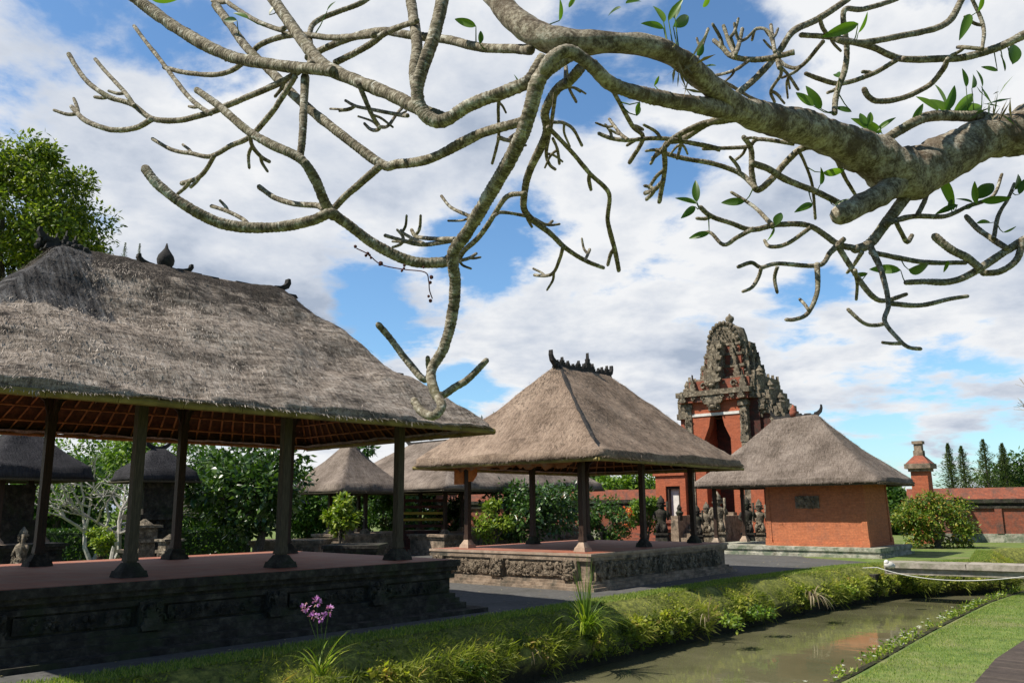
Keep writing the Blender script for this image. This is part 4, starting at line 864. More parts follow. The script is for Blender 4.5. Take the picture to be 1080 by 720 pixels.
def tree(name, label, cat, base, ctr, rad, n, size, mat, seed, trunk=.18, bark='treebark', clumps=26, group=None, flat=1.0, nl=7, stems=1):
    o = empty(name, base, label=label, cat=cat, group=group)
    P, D, U, L, W, cc = crown_leaves(ctr, rad, n, size, seed, clumps, flat=flat)
    leafmesh('crown', M[mat], P, D, U, L, W, o, offset=base)
    q = MB(); b = Vector(base); c = Vector(ctr); rs = random.Random(seed)
    for s in range(stems):
        fork = b.lerp(c, .55)+Vector((rs.uniform(-.1, .1), rs.uniform(-.1, .1), 0))*rad[0]*(1 if stems == 1 else 3); b0 = b+Vector((rs.uniform(-.1, .1), rs.uniform(-.1, .1), -.05))*(0 if stems == 1 else 2)
        q.tube([b0-Vector((0, 0, .05)), b0.lerp(fork, .5)+Vector((rs.uniform(-.05, .05)*rad[0], 0, 0)), fork], [trunk*1.25, trunk, trunk*.75], 8)
        for i in range(nl):
            t_ = Vector(cc[(i*3+s) % len(cc)]); q.tube([fork, fork.lerp(t_, .5)+Vector((rs.gauss(0, .06), rs.gauss(0, .06), .04))*rad[0], t_], [trunk*.6, trunk*.35, trunk*.12], 5)
    q.build('trunk', M[bark], o, world=True); return o
def ptree(name, label, cat, x0, x1, y0, y1, Y, n, size, mat, seed, yb=None, depth=None, **kw):
    """tree whose crown fills the pixel box at distance Y"""
    c = at((x0+x1)/2, (y0+y1)/2, Y); rx = abs(at(x1, 0, Y).x-at(x0, 0, Y).x)/2; rz = abs(at(x0, y0, Y).z-at(x0, y1, Y).z)/2
    g = (c.x, Y, 0.0); return tree(name, label, cat, g, tuple(c), (rx, depth or rx, rz), n, size, mat, seed, **kw)
ptree('broadleaf_tree', 'big bright green tree towering behind the left end of the large thatched roof', 'tree', -80, 112, 142, 330, 30, 34000, .21, 'lf_canopy', 1, clumps=80, trunk=.3)
GT = 'trees behind the courtyard'
ptree('magnolia_tree', 'dark glossy large-leaved tree with a short trunk on the lawn behind the large pavilion', 'tree', 198, 342, 464, 566, 27, 5200, .27, 'lf_dark', 2, clumps=30, trunk=.14)
ptree('round_tree', 'round glossy green tree behind the middle pavilion floor', 'tree', 512, 622, 492, 575, 33, 5200, .22, 'lf_gloss', 3, clumps=34, trunk=.12)
ptree('leafy_shrub', 'dense mid green shrub at the right of the round tree', 'shrub', 612, 664, 522, 578, 36, 2600, .18, 'lf_mid', 4, clumps=18, trunk=.05, stems=3)
ptree('leafy_shrub', 'yellow green shrub to the left of the round tree, beyond the floor edge', 'shrub', 500, 540, 525, 575, 31, 1500, .17, 'lf_yellow', 5, clumps=14, trunk=.04, stems=3)
ptree('leafy_shrub', 'bright shrub rising between the two right posts of the middle pavilion', 'shrub', 660, 698, 512, 568, 39, 2300, .2, 'lf_bright', 6, clumps=18, trunk=.05, stems=3)
ptree('leafy_shrub', 'bright yellow green shrub left of the small pointed pavilion', 'shrub', 344, 378, 520, 570, 29, 1500, .2, 'lf_yellow', 7, clumps=12, trunk=.04, stems=3)
ptree('leafy_shrub', 'feathery green bush behind the rightmost front post of the large pavilion', 'shrub', 388, 425, 518, 568, 38, 1400, .2, 'lf_mid', 8, clumps=12, trunk=.04, stems=3)
ptree('leafy_shrub', 'dark green palm-like bush under the distant pavilion roof', 'shrub', 462, 500, 522, 570, 37, 1400, .24, 'lf_dark', 9, clumps=12, trunk=.04, stems=3)
ptree('leafy_shrub', 'small yellow green bush on the lawn between the two black roofed shrines', 'shrub', 88, 120, 556, 586, 21, 900, .12, 'lf_yellow', 10, clumps=10, trunk=.02, stems=4)
ptree('leafy_shrub', 'large yellow green bush with reddish tips in front of the compound wall', 'shrub', 942, 1032, 515, 592, 34, 8000, .15, 'lf_red', 11, clumps=46, trunk=.05, stems=4, depth=1.1)
# orange blossoms by the wall
g = at(661, 552, 38.2); o = empty('flower_bush', (g.x, g.y, 0), label='orange flowering bush at the foot of the bright shrub', cat='flower bush')
P, D, U, L, W, cc = crown_leaves((g.x, g.y, .9), (.45, .4, .75), 600, .12, 77, 10); leafmesh('foliage', M['lf_mid'], P, D, U, L, W, o, offset=(g.x, g.y, 0))
P, D, U, L, W, cc = crown_leaves((g.x, g.y-.1, 1.2), (.45, .4, .6), 160, .13, 78, 8); leafmesh('blossoms', M['petal_orange'], P, D, U, L, W*1.5, o, offset=(g.x, g.y, 0))
# belt of trees beyond the compound
belt = [(-60, 60, 440, 560, 48, 'lf_mid', 'dark tree behind the far left shrine'), (20, 110, 455, 575, 38, 'lf_mid', 'mid green tree between the two black roofed shrines, left one'), (100, 215, 440, 560, 44, 'lf_bright', 'pale leafy tree top showing above the second shrine roof'),
        (50, 130, 446, 560, 47, 'lf_bright', 'pale green crown between the two black shrine roofs, behind the bare frangipani'), (185, 250, 455, 575, 42, 'lf_mid', 'shaded tree immediately right of the second shrine'), (300, 360, 480, 565, 46, 'lf_mid', 'green tree filling the gap left of the small pointed pavilion'), (345, 425, 462, 560, 50, 'lf_mid', 'tree crown rising behind the small pointed pavilion roof'),
        (410, 470, 480, 565, 52, 'lf_dark', 'dark tree behind the distant pavilion'), (492, 532, 412, 560, 60, 'lf_dark', 'tall dark tree top peeping between the two big thatched roofs'), (560, 640, 440, 560, 62, 'lf_mid', 'mid green tree hidden low behind the middle pavilion roof'),
        (628, 690, 490, 560, 56, 'lf_bright', 'bright tree crown above the brick wall left of the gate'), (676, 740, 494, 565, 60, 'lf_bright', 'light green tree just left of the gate screen'), (925, 950, 500, 560, 50, 'lf_mid', 'low tree glimpsed behind the brick pillar')]
for i, (a, b, c_, d_, Y, mt, lab) in enumerate(belt):
    ptree('broadleaf_tree', lab, 'tree', a-8, b+8, c_, d_+14, Y, 6500, .30 if Y < 50 else .38, mt, 40+i, clumps=30, trunk=.2, group=GT, depth=2.0)
ptree('broadleaf_tree', 'rounded dark green tree filling the skyline at the right edge', 'tree', 1040, 1150, 470, 540, 60, 6000, .4, 'lf_mid', 60, clumps=46, trunk=.25, group=GT)
ptree('broadleaf_tree', 'broad green tree further beyond the right edge skyline', 'tree', 1120, 1260, 460, 550, 66, 3000, .4, 'lf_mid', 61, clumps=30, trunk=.25, group=GT)
def conifer(px, ytop, ybase, Y, w, label, seed):
    g = at(px, ybase, Y); top = at(px, ytop, Y).z; o = empty('conifer_tree', (g.x, Y, 0), label=label, cat='tree', group='conifers beyond the compound wall'); rs = np.random.RandomState(seed)
    MB().tube([(0, 0, -.05), (.05, 0, top*.5), (0, 0, top)], [.18, .1, .02], 6).build('trunk', M['treebark'], o)
    n = 4200; t_ = rs.rand(n)**.85; an = rs.rand(n)*6.28; lay = .7+.3*np.sin(t_*46+an*.8); r = w*(1-t_)**1.0*1.2*lay*rs.uniform(.1, 1.35, n)*(.75+.5*np.sin(an*3+t_*9+seed))+.02; z = top*(.22+.78*t_)
    P = np.stack([r*np.cos(an), r*np.sin(an), z], 1); D = np.stack([np.cos(an), np.sin(an), rs.uniform(-.1, .9, n)], 1); leafmesh('needles', M['lf_conifer'], P, D, np.tile((0, 0, 1.), (n, 1))+rs.normal(size=(n, 3))*.4, rs.uniform(.15, .38, n)*(1.1-t_)**.6, rs.uniform(.04, .08, n), o)
conifer(1005, 467, 520, 58, 1.3, 'slim dark conifer, leftmost above the compound wall', 1); conifer(1019, 470, 520, 60, 1.5, 'second slim conifer touching the leftmost one above the wall', 2)
conifer(1043, 463, 520, 58, 1.7, 'tallest pointed conifer in front of the rounded dark tree', 3); conifer(1063, 467, 520, 58, 1.4, 'narrow conifer close to the right edge of the skyline', 4)
conifer(118, 256, 420, 70, 3.0, 'far conifer tip peeping over the large thatched roof beside the big tree, left', 5); conifer(134, 257, 420, 74, 2.0, 'far conifer tip peeping over the large thatched roof, slightly right', 6)
# bare pale frangipani behind
def baretree(name, base, h, w, label, seed, mat, r0=.09, depth=5, leaves=0):
    rs = random.Random(seed); o = empty(name, base, label=label, cat='tree'); q = MB(); tips = []
    def grow(p, d, L, r, k):
        n = p+d*L; m2 = p.lerp(n, .5)+Vector((rs.gauss(0, .05), rs.gauss(0, .05), 0))*L
        q.tube([p, m2, n], [r, r*.88, r*.78], 6); tips.append(n)
        if k == 0: return
        for _ in range(rs.choice((2, 3))):
            nd = (d+Vector((rs.gauss(0, .55), rs.gauss(0, .55), rs.gauss(.05, .3)))).normalized(); grow(n, nd, L*rs.uniform(.62, .85), r*.7, k-1)
    b = Vector(base)
    for _ in range(2): grow(b-Vector((0, 0, .05)), Vector((rs.gauss(0, .25)*w, rs.gauss(0, .2)*w, 1)).normalized(), h*.3, r0, depth)
    q.build('branches', mat, o, world=True)
    if leaves:
        n = leaves; T = np.array([tuple(rs.choice(tips)) for _ in range(n)]); P = T+RS.normal(size=(n, 3))*.12
        leafmesh('crown', M['lf_bright'], P, RS.normal(size=(n, 3)), RS.normal(size=(n, 3)), RS.uniform(.08, .16, n), RS.uniform(.03, .06, n), o, offset=base)
    return o
g = at(118, 575, 26); baretree('frangipani_tree', (g.x, 26, 0), 3.6, 1, 'pale bare-branched frangipani between the two black roofed shrines', 3, M['palebark'], .08, 5, 500)
g = at(98, 575, 29); baretree('frangipani_tree', (g.x, 29, 0), 3.8, 1, 'second pale frangipani, further back beside the left shrine roof', 8, M['palebark'], .08, 5, 500)
g = at(1212, 560, 30); o = baretree('leafless_tree', (g.x, 30, 0), 8.0, .15, 'thin leafless twiggy tree at the right edge of the sky', 12, M['palebark'], .09, 6)
# clipped hedge behind the shrines
g0, g1 = at(-60, 570, 30), at(262, 570, 30)
n = 9000; P = np.stack([RS.uniform(g0.x, g1.x, n), 30+RS.uniform(-.4, .1, n), RS.uniform(0, 1.05, n)], 1); P[:, 1] = np.where(RS.rand(n) < .3, 30+RS.uniform(-.4, .4, n), P[:, 1]); P[:, 2] = np.where(RS.rand(n) < .2, 1.05, P[:, 2])
o = empty('clipped_hedge', ((g0.x+g1.x)/2, 30, 0), label='long dark clipped hedge running behind the black roofed shrines', cat='hedge')
leafmesh('foliage', M['lf_dark'], P, RS.normal(size=(n, 3))+np.array([0, -.6, .3]), RS.normal(size=(n, 3)), RS.uniform(.08, .16, n), RS.uniform(.05, .09, n), o, offset=tuple(o.location))
MB().box(g0.x, g1.x, 29.72, 30.3, 0, .95).build('hedge_core', simple('hedge_inside', [(.3, (.008, .018, .006)), (.7, (.02, .04, .012))], 6), o, world=True)

# ---- canal banks planting (countless small growth)
def along(pl, x0, x1, n, rs):
    pl = [p for p in pl if x0 <= p.x <= x1]; seg = np.array([(b-a).length for a, b in zip(pl[:-1], pl[1:])]); cum = np.cumsum(seg); u = rs.rand(n)*cum[-1]; idx = np.searchsorted(cum, u)
    P = np.array([tuple(pl[i].lerp(pl[i+1], rs.rand())) for i in idx]); T = np.array([tuple((pl[i+1]-pl[i]).normalized()) for i in idx]); return P, np.stack([T[:, 1], -T[:, 0]], 1), u
rs = np.random.RandomState(5)
n = 130000; P2, Nn, u = along(Lm, -7, 18, n, rs)
# most of them near the camera
t_ = rs.rand(n); prof_o = np.interp(t_, [0, .15, .4, .75, 1], [0, .20, .44, .65, .61]); prof_z = np.interp(t_, [0, .15, .4, .75, 1], [.0, -.07, -.26, -.52, -.76])
lump = np.array([noise.noise(Vector((x*1.6, y*1.6, z*2))) for x, y, z in zip(P2[:, 0], P2[:, 1], prof_z)])
pos = P2+Nn*(prof_o+lump*.17+rs.uniform(-.03, .07, n))[:, None]; P = np.column_stack([pos, prof_z+lump*.05+rs.uniform(-.02, .03, n)])
keep = (t_ < .72) | (rs.rand(n) < .45+lump); P = P[keep]; Nk = Nn[keep]; n = len(P)
D = np.column_stack([Nk*rs.uniform(.2, 1.1, (n, 1)), rs.uniform(-.7, .9, n)])+rs.normal(size=(n, 3))*.35
sz = np.where(t_[keep] < .42, rs.choice([.016, .028, .045], n, p=[.5, .35, .15]), rs.choice([.025, .045, .085], n, p=[.4, .4, .2]))*rs.uniform(.7, 1.6, n)
kind_n = np.array([noise.noise(Vector((x*.9, y*.9, 7))) for x, y, z in P]); tone = np.array([noise.noise(Vector((x*2.1, y*2.1, z*3+2))) for x, y, z in P]); tone2 = np.array([noise.noise(Vector((x*7, y*7, z*9))) for x, y, z in P])
slim = kind_n > .12; moss = kind_n < -.14; sz = sz*np.where(moss, .55, np.where(slim, 1.0, .85)); lk = np.where(slim, 2.3, 1.1); wk = np.where(slim, rs.uniform(.10, .22, n), np.where(moss, rs.uniform(.3, .6, n), rs.uniform(.45, .85, n)))
leafmesh('bank_plants', M['lf_bank'], P, D, rs.normal(size=(n, 3))+np.array([0, 0, 1]), sz*lk, sz*wk, rnd=.45+tone*.55+tone2*.35+rs.normal(size=n)*.16, kind='stuff', label='mixed low plants and moss covering the canal bank', cat='ground cover')
n = 46000; P2, Nn, u = along(Lm, -6.5, 17.6, n, rs); pos = P2+Nn*rs.uniform(-.45, .10, (n, 1)); P = np.column_stack([pos, np.full(n, -.005)])
D = rs.normal(size=(n, 3))*.35+np.array([0, 0, 1]); leafmesh('clipped_grass', M['lf_grass'], P, D, rs.normal(size=(n, 3)), rs.uniform(.03, .075, n), rs.uniform(.006, .012, n), kind='stuff', label='short green grass strip along the top of the canal bank', cat='grass')
# right lawn grass
n = 70000; rr_ = rs.rand(n); px_ = rs.uniform(860, 1100, n); Pp = []
pr = [(p.x, p.y) for p in Rm if -1 < p.x < 17]; px0 = np.array([q[0] for q in pr]); py0 = np.array([q[1] for q in pr])
X = rs.uniform(2.0, 18, n); Yc = np.interp(X, px0, py0); off = rs.rand(n)**1.5*6.5; P = np.column_stack([X, Yc-off-.25, np.full(n, SOUTH-.005)])
pathc = [Vector(q) for q in pth]
def inpath(x, y):
    c = False; j = len(pathc)-1
    for i in range(len(pathc)):
        a, b = pathc[i], pathc[j]
        if (a.y > y) != (b.y > y) and x < (b.x-a.x)*(y-a.y)/(b.y-a.y)+a.x: c = not c
        j = i
    return c
kp = np.array([not inpath(x, y) for x, y in P[:, :2]]); P = P[kp]; n = len(P)
leafmesh('mown_grass', M['lf_grass'], P, rs.normal(size=(n, 3))*.4+np.array([0, 0, 1]), rs.normal(size=(n, 3)), rs.uniform(.02, .05, n), rs.uniform(.005, .010, n), kind='stuff', label='mown grass on the near side of the canal', cat='grass')
n = 5000; P2, Nn, u = along(Rm, 1, 17, n, rs); lump = np.array([noise.noise(Vector((x*1.1, y*1.1, 3))) for x, y in P2]); kp = lump > -.12; P2, Nn, lump = P2[kp], Nn[kp], lump[kp]; n = len(P2)
P = np.column_stack([P2-Nn*rs.uniform(-.05, .22, (n, 1)), SOUTH+rs.uniform(-.14, .10, n)])
leafmesh('creeping_plants', M['lf_yellow'], P, rs.normal(size=(n, 3))+np.array([0, 0, .6]), rs.normal(size=(n, 3)), rs.uniform(.04, .09, n), rs.uniform(.02, .04, n), kind='stuff', label='creeping yellow green plants spilling over the near canal kerb', cat='ground cover')
n = 50; P2, Nn, u = along(Rm, 2.5, 13, n, rs); P = np.column_stack([P2-Nn*rs.uniform(-.02, .25, (n, 1)), SOUTH+rs.uniform(.04, .12, n)]); P = np.repeat(P, 5, 0)
an = np.tile(np.arange(5)*1.2566, n); leafmesh('tiny_white_flowers', M['petal_white'], P, np.stack([np.cos(an), np.sin(an), np.full(5*n, .3)], 1), np.tile((0, 0, 1.), (5*n, 1)), np.full(5*n, .035), np.full(5*n, .025), kind='stuff', label='tiny white flowers dotted along the near canal edge', cat='flowers')

# ---- individual plants on the bank
def arch_blades(base, n, L, w, mat, name, o, seed, spread=1.0, droop=.6, lean=(0, 0, 0)):
    rs = random.Random(seed); m_ = MB()
    for _ in range(n):
        an = rs.uniform(0, 6.28); l = L*rs.uniform(.6, 1.1); sp = spread*rs.uniform(.3, 1); p = Vector(base)+Vector((rs.gauss(0, .03), rs.gauss(0, .03), 0)); d = Vector((math.cos(an)*sp+lean[0], math.sin(an)*sp+lean[1], 1)).normalized(); side = d.cross(Vector((0, 0, 1))).normalized(); b = len(m_.v); K = 8
        for k in range(K+1):
            t = k/K; ww = w*(1-t**2)*.5+.0008; m_.v += [tuple(p+side*ww), tuple(p-side*ww)]; p = p+d*l/K; d = (d+Vector((0, 0, -droop*2.2/K))).normalized()
        for k in range(K): m_.f.append((b+2*k, b+2*k+1, b+2*k+3, b+2*k+2))
    me_o = m_.build(name, mat, o, world=True, smooth=True); a_ = me_o.data.attributes.new('rnd', 'FLOAT', 'POINT'); a_.data.foreach_set('value', np.repeat(RS.rand(n), 18)); return me_o
g = gnd(338, 712, -0.12); b_ = tuple(g); YF = g.y
o = empty('flowering_plant', b_, label='plant with purple flower heads on tall stems at the canal edge', cat='flowering plant')
arch_blades(b_, 22, .62, .022, M['lf_yellow'], 'blade_leaves', o, 3, .9, .62)
for (fx, fy) in ((322, 640), (334, 634), (338, 650), (347, 643), (331, 648)):
    tp = at(fx, fy, YF+random.uniform(-.1, .1)); bb = Vector(b_)+Vector((random.uniform(-.06, .06), 0, 0)); s = MB().tube([bb, bb.lerp(tp, .5)+Vector((.01, 0, .02)), tp], .004, 5).build('flower_stem', M['lf_bright'], o, world=True)
    n = 26; D = RS.normal(size=(n, 3)); D /= np.linalg.norm(D, axis=1, keepdims=True); P = np.array(tuple(tp))+D*.028
    leafmesh('flower_head', M['petal_purple'], P, D+RS.normal(size=(n, 3))*.5, RS.normal(size=(n, 3)), RS.uniform(.03, .055, n), RS.uniform(.024, .036, n), s, offset=b_)
g = gnd(618, 668, -0.3); b_ = tuple(g)
o = empty('grass_clump', b_, label='tall arching grass clump with long bright blades on the canal bank', cat='grass clump'); arch_blades(b_, 70, .95, .026, M['lf_yellow'], 'blades', o, 5, .8, .75, (.15, -.3, 0)); arch_blades(b_, 20, 1.25, .015, M['lf_bright'], 'upright_blades', o, 6, .3, .3)
g = gnd(538, 662, -0.22); b_ = tuple(g)
o = empty('fern', b_, label='bright green fern with drooping fronds above the water', cat='fern'); m_ = MB(); Pf = []; Df = []
for k in range(24):
    an = random.uniform(2.6, 6.8); p = Vector(b_); d = Vector((math.cos(an)*.7, math.sin(an)*.7, 1)).normalized(); pts = [p.copy()]
    for j in range(14):
        p = p+d*.05; d = (d+Vector((0, 0, -.13))).normalized(); pts.append(p.copy()); sd_ = d.cross(Vector((0, 0, 1))).normalized()
        for sg in (-1, 1): Pf.append(tuple(p)); Df.append(tuple(sd_*sg+d*.4))
    m_.tube(pts, .003, 4)
m_.build('frond_stems', M['treebark'], o, world=True); n = len(Pf); leafmesh('fronds', M['lf_yellow'], np.array(Pf), np.array(Df), np.tile((0, 0, 1.), (n, 1)), RS.uniform(.07, .13, n), RS.uniform(.018, .03, n), o, offset=b_)
g = gnd(558, 690, -0.5); b_ = tuple(g); o = empty('dry_plant', b_, label='brown withered plant hanging between the fern and the tall grass clump', cat='dry plant'); arch_blades(b_, 40, .45, .02, M['lf_dry'], 'dry_leaves', o, 9, 1.0, 1.1, (.1, -.4, 0))
g = gnd(856, 632, -0.4); b_ = tuple(g); o = empty('dry_plant', b_, label='pale dead fronds hanging to the water below the hedge near the house', cat='dry plant'); arch_blades(b_, 26, .8, .03, M['lf_dry'], 'dry_leaves', o, 10, .8, 1.3, (.3, -.5, 0))
g = gnd(745, 655, -0.5); b_ = tuple(g); o = empty('dry_plant', b_, label='thin pale straws trailing into the water at mid canal', cat='dry plant'); arch_blades(b_, 14, .8, .015, M['lf_dry'], 'dry_leaves', o, 11, .9, 1.1, (.3, -.6, 0))
for i, (px_, py_, Y, mt, lab) in enumerate(((500, 700, 11.3, 'lf_bright', 'small heart-leaved plant low on the bank left of the fern'), (805, 645, 18.4, 'lf_bright', 'leafy green plant trailing low on the bank at mid canal'), (770, 655, 17.3, 'lf_yellow', 'yellow green leafy plant low on the bank beside the trailing straws'), (893, 620, 21.8, 'lf_yellow', 'small bright climber on the bank close to the footbridge'), (430, 690, 10.6, 'lf_mid', 'low broad-leaved plant on the shaded bank right of the purple flowers'))):
    g = gnd(px_, py_, -.4); o = empty('small_plant', tuple(g), label=lab, cat='plant', group='small leafy plants on the canal bank'); n = 150; P, D, U, L, W, cc = crown_leaves(tuple(g), (.3, .3, .16), n, .085, 900+i, 8, flat=1.4); leafmesh('leaves', M[mt], P, D, U, L, W, o, offset=tuple(g))
# ---- footbridge and hose
a_, b2 = Vector((10.45, 24.05)), Vector((15.4, 20.6)); L = (b2-a_).length
br = empty('stone_footbridge', (a_.x, a_.y, 0), math.atan2(b2.y-a_.y, b2.x-a_.x), label='low weathered concrete footbridge slab across the canal', cat='bridge')
q = MB(); nseg = 3
for i in range(nseg): q.box(i*L/nseg+.002, (i+1)*L/nseg-.002, -.5, .5, .005+.006*random.random(), .15+.01*random.random(), .012)
q.build('deck', M['concrete'], br)
q = MB(); 
for y_ in (-.42, .34): q.box(0, L, y_, y_+.1, -.16, -.0)
q.build('support_beam', M['concrete'], br)
q = MB(); q.box(-.9, -.25, -.45, .45, -1.5, -.2); q.build('abutment', M['darkstone'], br)
h0, h1 = at(925, 598, 23.2), at(1092, 606, 19.9); m_ = MB(); pts = []
for k in range(31): t = k/30; p_ = h0.lerp(h1, t); p_.z -= .26*4*t*(1-t)*(1-.25*t); pts.append(p_)
pts = [Vector((h0.x-.35, h0.y+.1, .03))]+pts+[Vector((h1.x+.6, h1.y-.2, .1))]
m_.tube(pts, .011, 6); ho = m_.build('hose', simple('white_hose', [(.3, (.45, .45, .42)), (.7, (.6, .59, .56))], 5, rough=.5), smooth=True, label='thin white hose sagging beside the footbridge over the water', cat='hose')
g = gnd(938, 598, .15); m_ = MB(); m_.ball((0, 0, .07), .11, 9, (1.2, .8, .8)); m_.ball((-.06, 0, .13), .07, 8); m_.ball((.1, .02, .05), .07, 7); o = m_.build('white_stone', M['plaster'], smooth=True, label='small white painted stone lying at the left end of the footbridge', cat='stone'); o.location = (g.x, g.y, .14)

# ------------------------------------------------------------------ the foreground frangipani
m, t, p = newmat('frangipani_bark'); co = N(t, 'ShaderNodeTexCoord').outputs['Object']; uv = N(t, 'ShaderNodeTexCoord').outputs['UV']
a = tnoise(t, co, 22, 8, .7); b = tnoise(t, co, 5, 5, .6); rings = tnoise(t, mapping(t, uv, (2.5, 95, 1)), 1, 3, .6, .5); a2 = tnoise(t, co, 70, 5, .75)
f = math_n(t, 'ADD', math_n(t, 'ADD', math_n(t, 'MULTIPLY', a, .42), math_n(t, 'MULTIPLY', rings, .26)), math_n(t, 'MULTIPLY', a2, .32))
col = ramp(t, f, [(.40, (.035, .028, .018)), (.48, (.14, .115, .075)), (.55, (.32, .285, .215)), (.63, (.58, .545, .45))])
g2 = ramp(t, b, [(.55, (0, 0, 0)), (.70, (.8, .8, .8))]); col = mixcol(t, g2, col, (.085, .085, .035)); li = tnoise(t, co, 16, 9, .75, .6); col = mixcol(t, ramp(t, li, [(.56, (0, 0, 0)), (.62, (.8, .8, .8))]), col, (.55, .54, .47)); li2 = tnoise(t, co, 11, 9, .8, .8); col = mixcol(t, ramp(t, li2, [(.57, (0, 0, 0)), (.64, (.85, .85, .85))]), col, (.055, .045, .03)); link(t, col, p.inputs['Base Color']); p.inputs['Roughness'].default_value = .85; p.inputs['Specular IOR Level'].default_value = .25
bump(t, p, math_n(t, 'ADD', math_n(t, 'MULTIPLY', rings, 1.0), math_n(t, 'MULTIPLY', a, .6)), .9, .008); M['bark'] = m
m, t, p = newmat('old_limb_bark'); co = N(t, 'ShaderNodeTexCoord').outputs['Object']
a = tnoise(t, co, 26, 10, .75); b = tnoise(t, co, 7, 8, .75, .5); c2_ = tnoise(t, co, 90, 4, .7)
f = math_n(t, 'ADD', math_n(t, 'ADD', math_n(t, 'MULTIPLY', a, .4), math_n(t, 'MULTIPLY', b, .3)), math_n(t, 'MULTIPLY', c2_, .3))
col = ramp(t, f, [(.38, (.03, .022, .014)), (.45, (.13, .10, .065)), (.51, (.33, .28, .205)), (.60, (.60, .56, .46))])
g = tnoise(t, co, 4, 9, .75, .4); col = mixcol(t, ramp(t, g, [(.52, (0, 0, 0)), (.60, (.8, .8, .8))]), col, (.08, .05, .025)); link(t, col, p.inputs['Base Color']); p.inputs['Roughness'].default_value = .9
bump(t, p, math_n(t, 'ADD', a, math_n(t, 'MULTIPLY', b, 1.2)), 1.0, .015); M['limbbark'] = m
def depth_at(px, py): return 3.15+.42*math.sin(px/150+.6)+.30*math.cos(py/85+px/230)
def spline(P, k):
    out = []
    P = [P[0]*2-P[1]]+P+[P[-1]*2-P[-2]]
    for i in range(1, len(P)-2):
        a, b, c, d = P[i-1:i+3]
        for j in range(k):
            t = j/k; out.append(.5*((2*b)+(-a+c)*t+(2*a-5*b+4*c-d)*t*t+(-a+3*b-3*c+d)*t**3))
    out.append(P[-2]); return out
root_loc = (3.7, 3.6, SOUTH)
fr = empty('frangipani_tree', root_loc, label='overhanging frangipani with thick knobbly grey branches and few leaves across the sky', cat='tree')
ALLP = []
def limb(name, pts, th0, th1, dd=0.0, blunt=True, rough=1.0, ths=None, mat='bark'):
    """pts in photo pixels from the join to the tip; thickness in px at each end; dd = how far the tip swings away in depth"""
    n = len(pts); V = []
    for i, (x, y) in enumerate(pts):
        s = i/(n-1); V.append(at(x, y, depth_at(x, y)+dd*(s**.8)))
    cum = [0]
    C_ = spline(V, 10)
    L = sum((b-a).length for a, b in zip(C_[:-1], C_[1:])); step = .0042 if th0 < 24 else .007; m_ = max(6, int(L/step))
    # resample evenly
    tl = [0]
    for q0, q1 in zip(V[:-1], V[1:]): tl.append(tl[-1]+(q1-q0).length)
    tu = [q/tl[-1] for q in tl]
    out = []; acc = 0; seg = 0; d = [0]
    for a, b in zip(C_[:-1], C_[1:]): d.append(d[-1]+(b-a).length)
    j = 0
    for i in range(m_+1):
        u = L*i/m_
        while j < len(d)-2 and d[j+1] < u: j += 1
        f_ = (u-d[j])/max(1e-9, d[j+1]-d[j]); out.append(C_[j].lerp(C_[j+1], min(1, f_)))
    ALLP.extend(out[::4])
    ns = 28 if th0 > 40 else 14 if th0 > 24 else (10 if th0 > 9 else 7); mb = MB(); sc = V[0].y/F; sc1 = V[-1].y/F; ph = random.random()*9
    prev = None; vs = []; uvs = []
    for i, p_ in enumerate(out):
        u = i/m_; t_ = (out[min(i+1, m_)]-out[max(i-1, 0)]).normalized()
        a_ = (prev-t_*prev.dot(t_)) if prev else t_.cross(Vector((0, 1, .2))); a_.normalize(); prev = a_; c_ = t_.cross(a_)
        r = (th0*(1-u)+th1*u)*p_.y/F/2*.92
        if ths: r = float(np.interp(u, tu, ths))*p_.y/F/2*.95
        cyc = (i*L/m_)/.0155+noise.noise(Vector((i*.05, ph, 0)))*1.5
        ring = (abs(math.sin(cyc*math.pi))**.6)*.17*rough if th0 < 30 else .0
        end = 1.0
        if u > 1-1.2*r/L and blunt: end = math.sqrt(max(0.02, 1-((u-(1-1.2*r/L))/(1.2*r/L))**2))
        knob = .16*max(0, noise.noise(Vector((i*L/m_*6, ph, 4))))+(.09*noise.fractal(Vector((i*L/m_*9, ph, 2)), .8, 2, 4) if th0 > 30 else 0)
        for k in range(ns):
            an = 2*math.pi*k/ns; q = r*end*(1-ring*.6+ring*.5*noise.noise(Vector((cyc*.9, k*1.3, ph)))+knob+.12*noise.noise(Vector((i*L/m_*14, math.cos(an)*2, math.sin(an)*2+ph)))*rough); mb.v.append(tuple(p_+(a_*math.cos(an)+c_*math.sin(an))*q)); uvs.append((k/ns, i*L/m_))
    for i in range(m_):
        for k in range(ns): mb.f.append((i*ns+k, i*ns+(k+1) % ns, (i+1)*ns+(k+1) % ns, (i+1)*ns+k))
    mb.f.append(tuple(m_*ns+k for k in range(ns))); mb.f.append(tuple(reversed(range(ns))))
    o = mb.build(name, M[mat], fr, world=True, smooth=True)
    ul = o.data.uv_layers.new(name='UVMap'); vi = np.zeros(len(o.data.loops), int); o.data.loops.foreach_get('vertex_index', vi); ul.data.foreach_set('uv', np.array(uvs)[vi].reshape(-1))
    return o
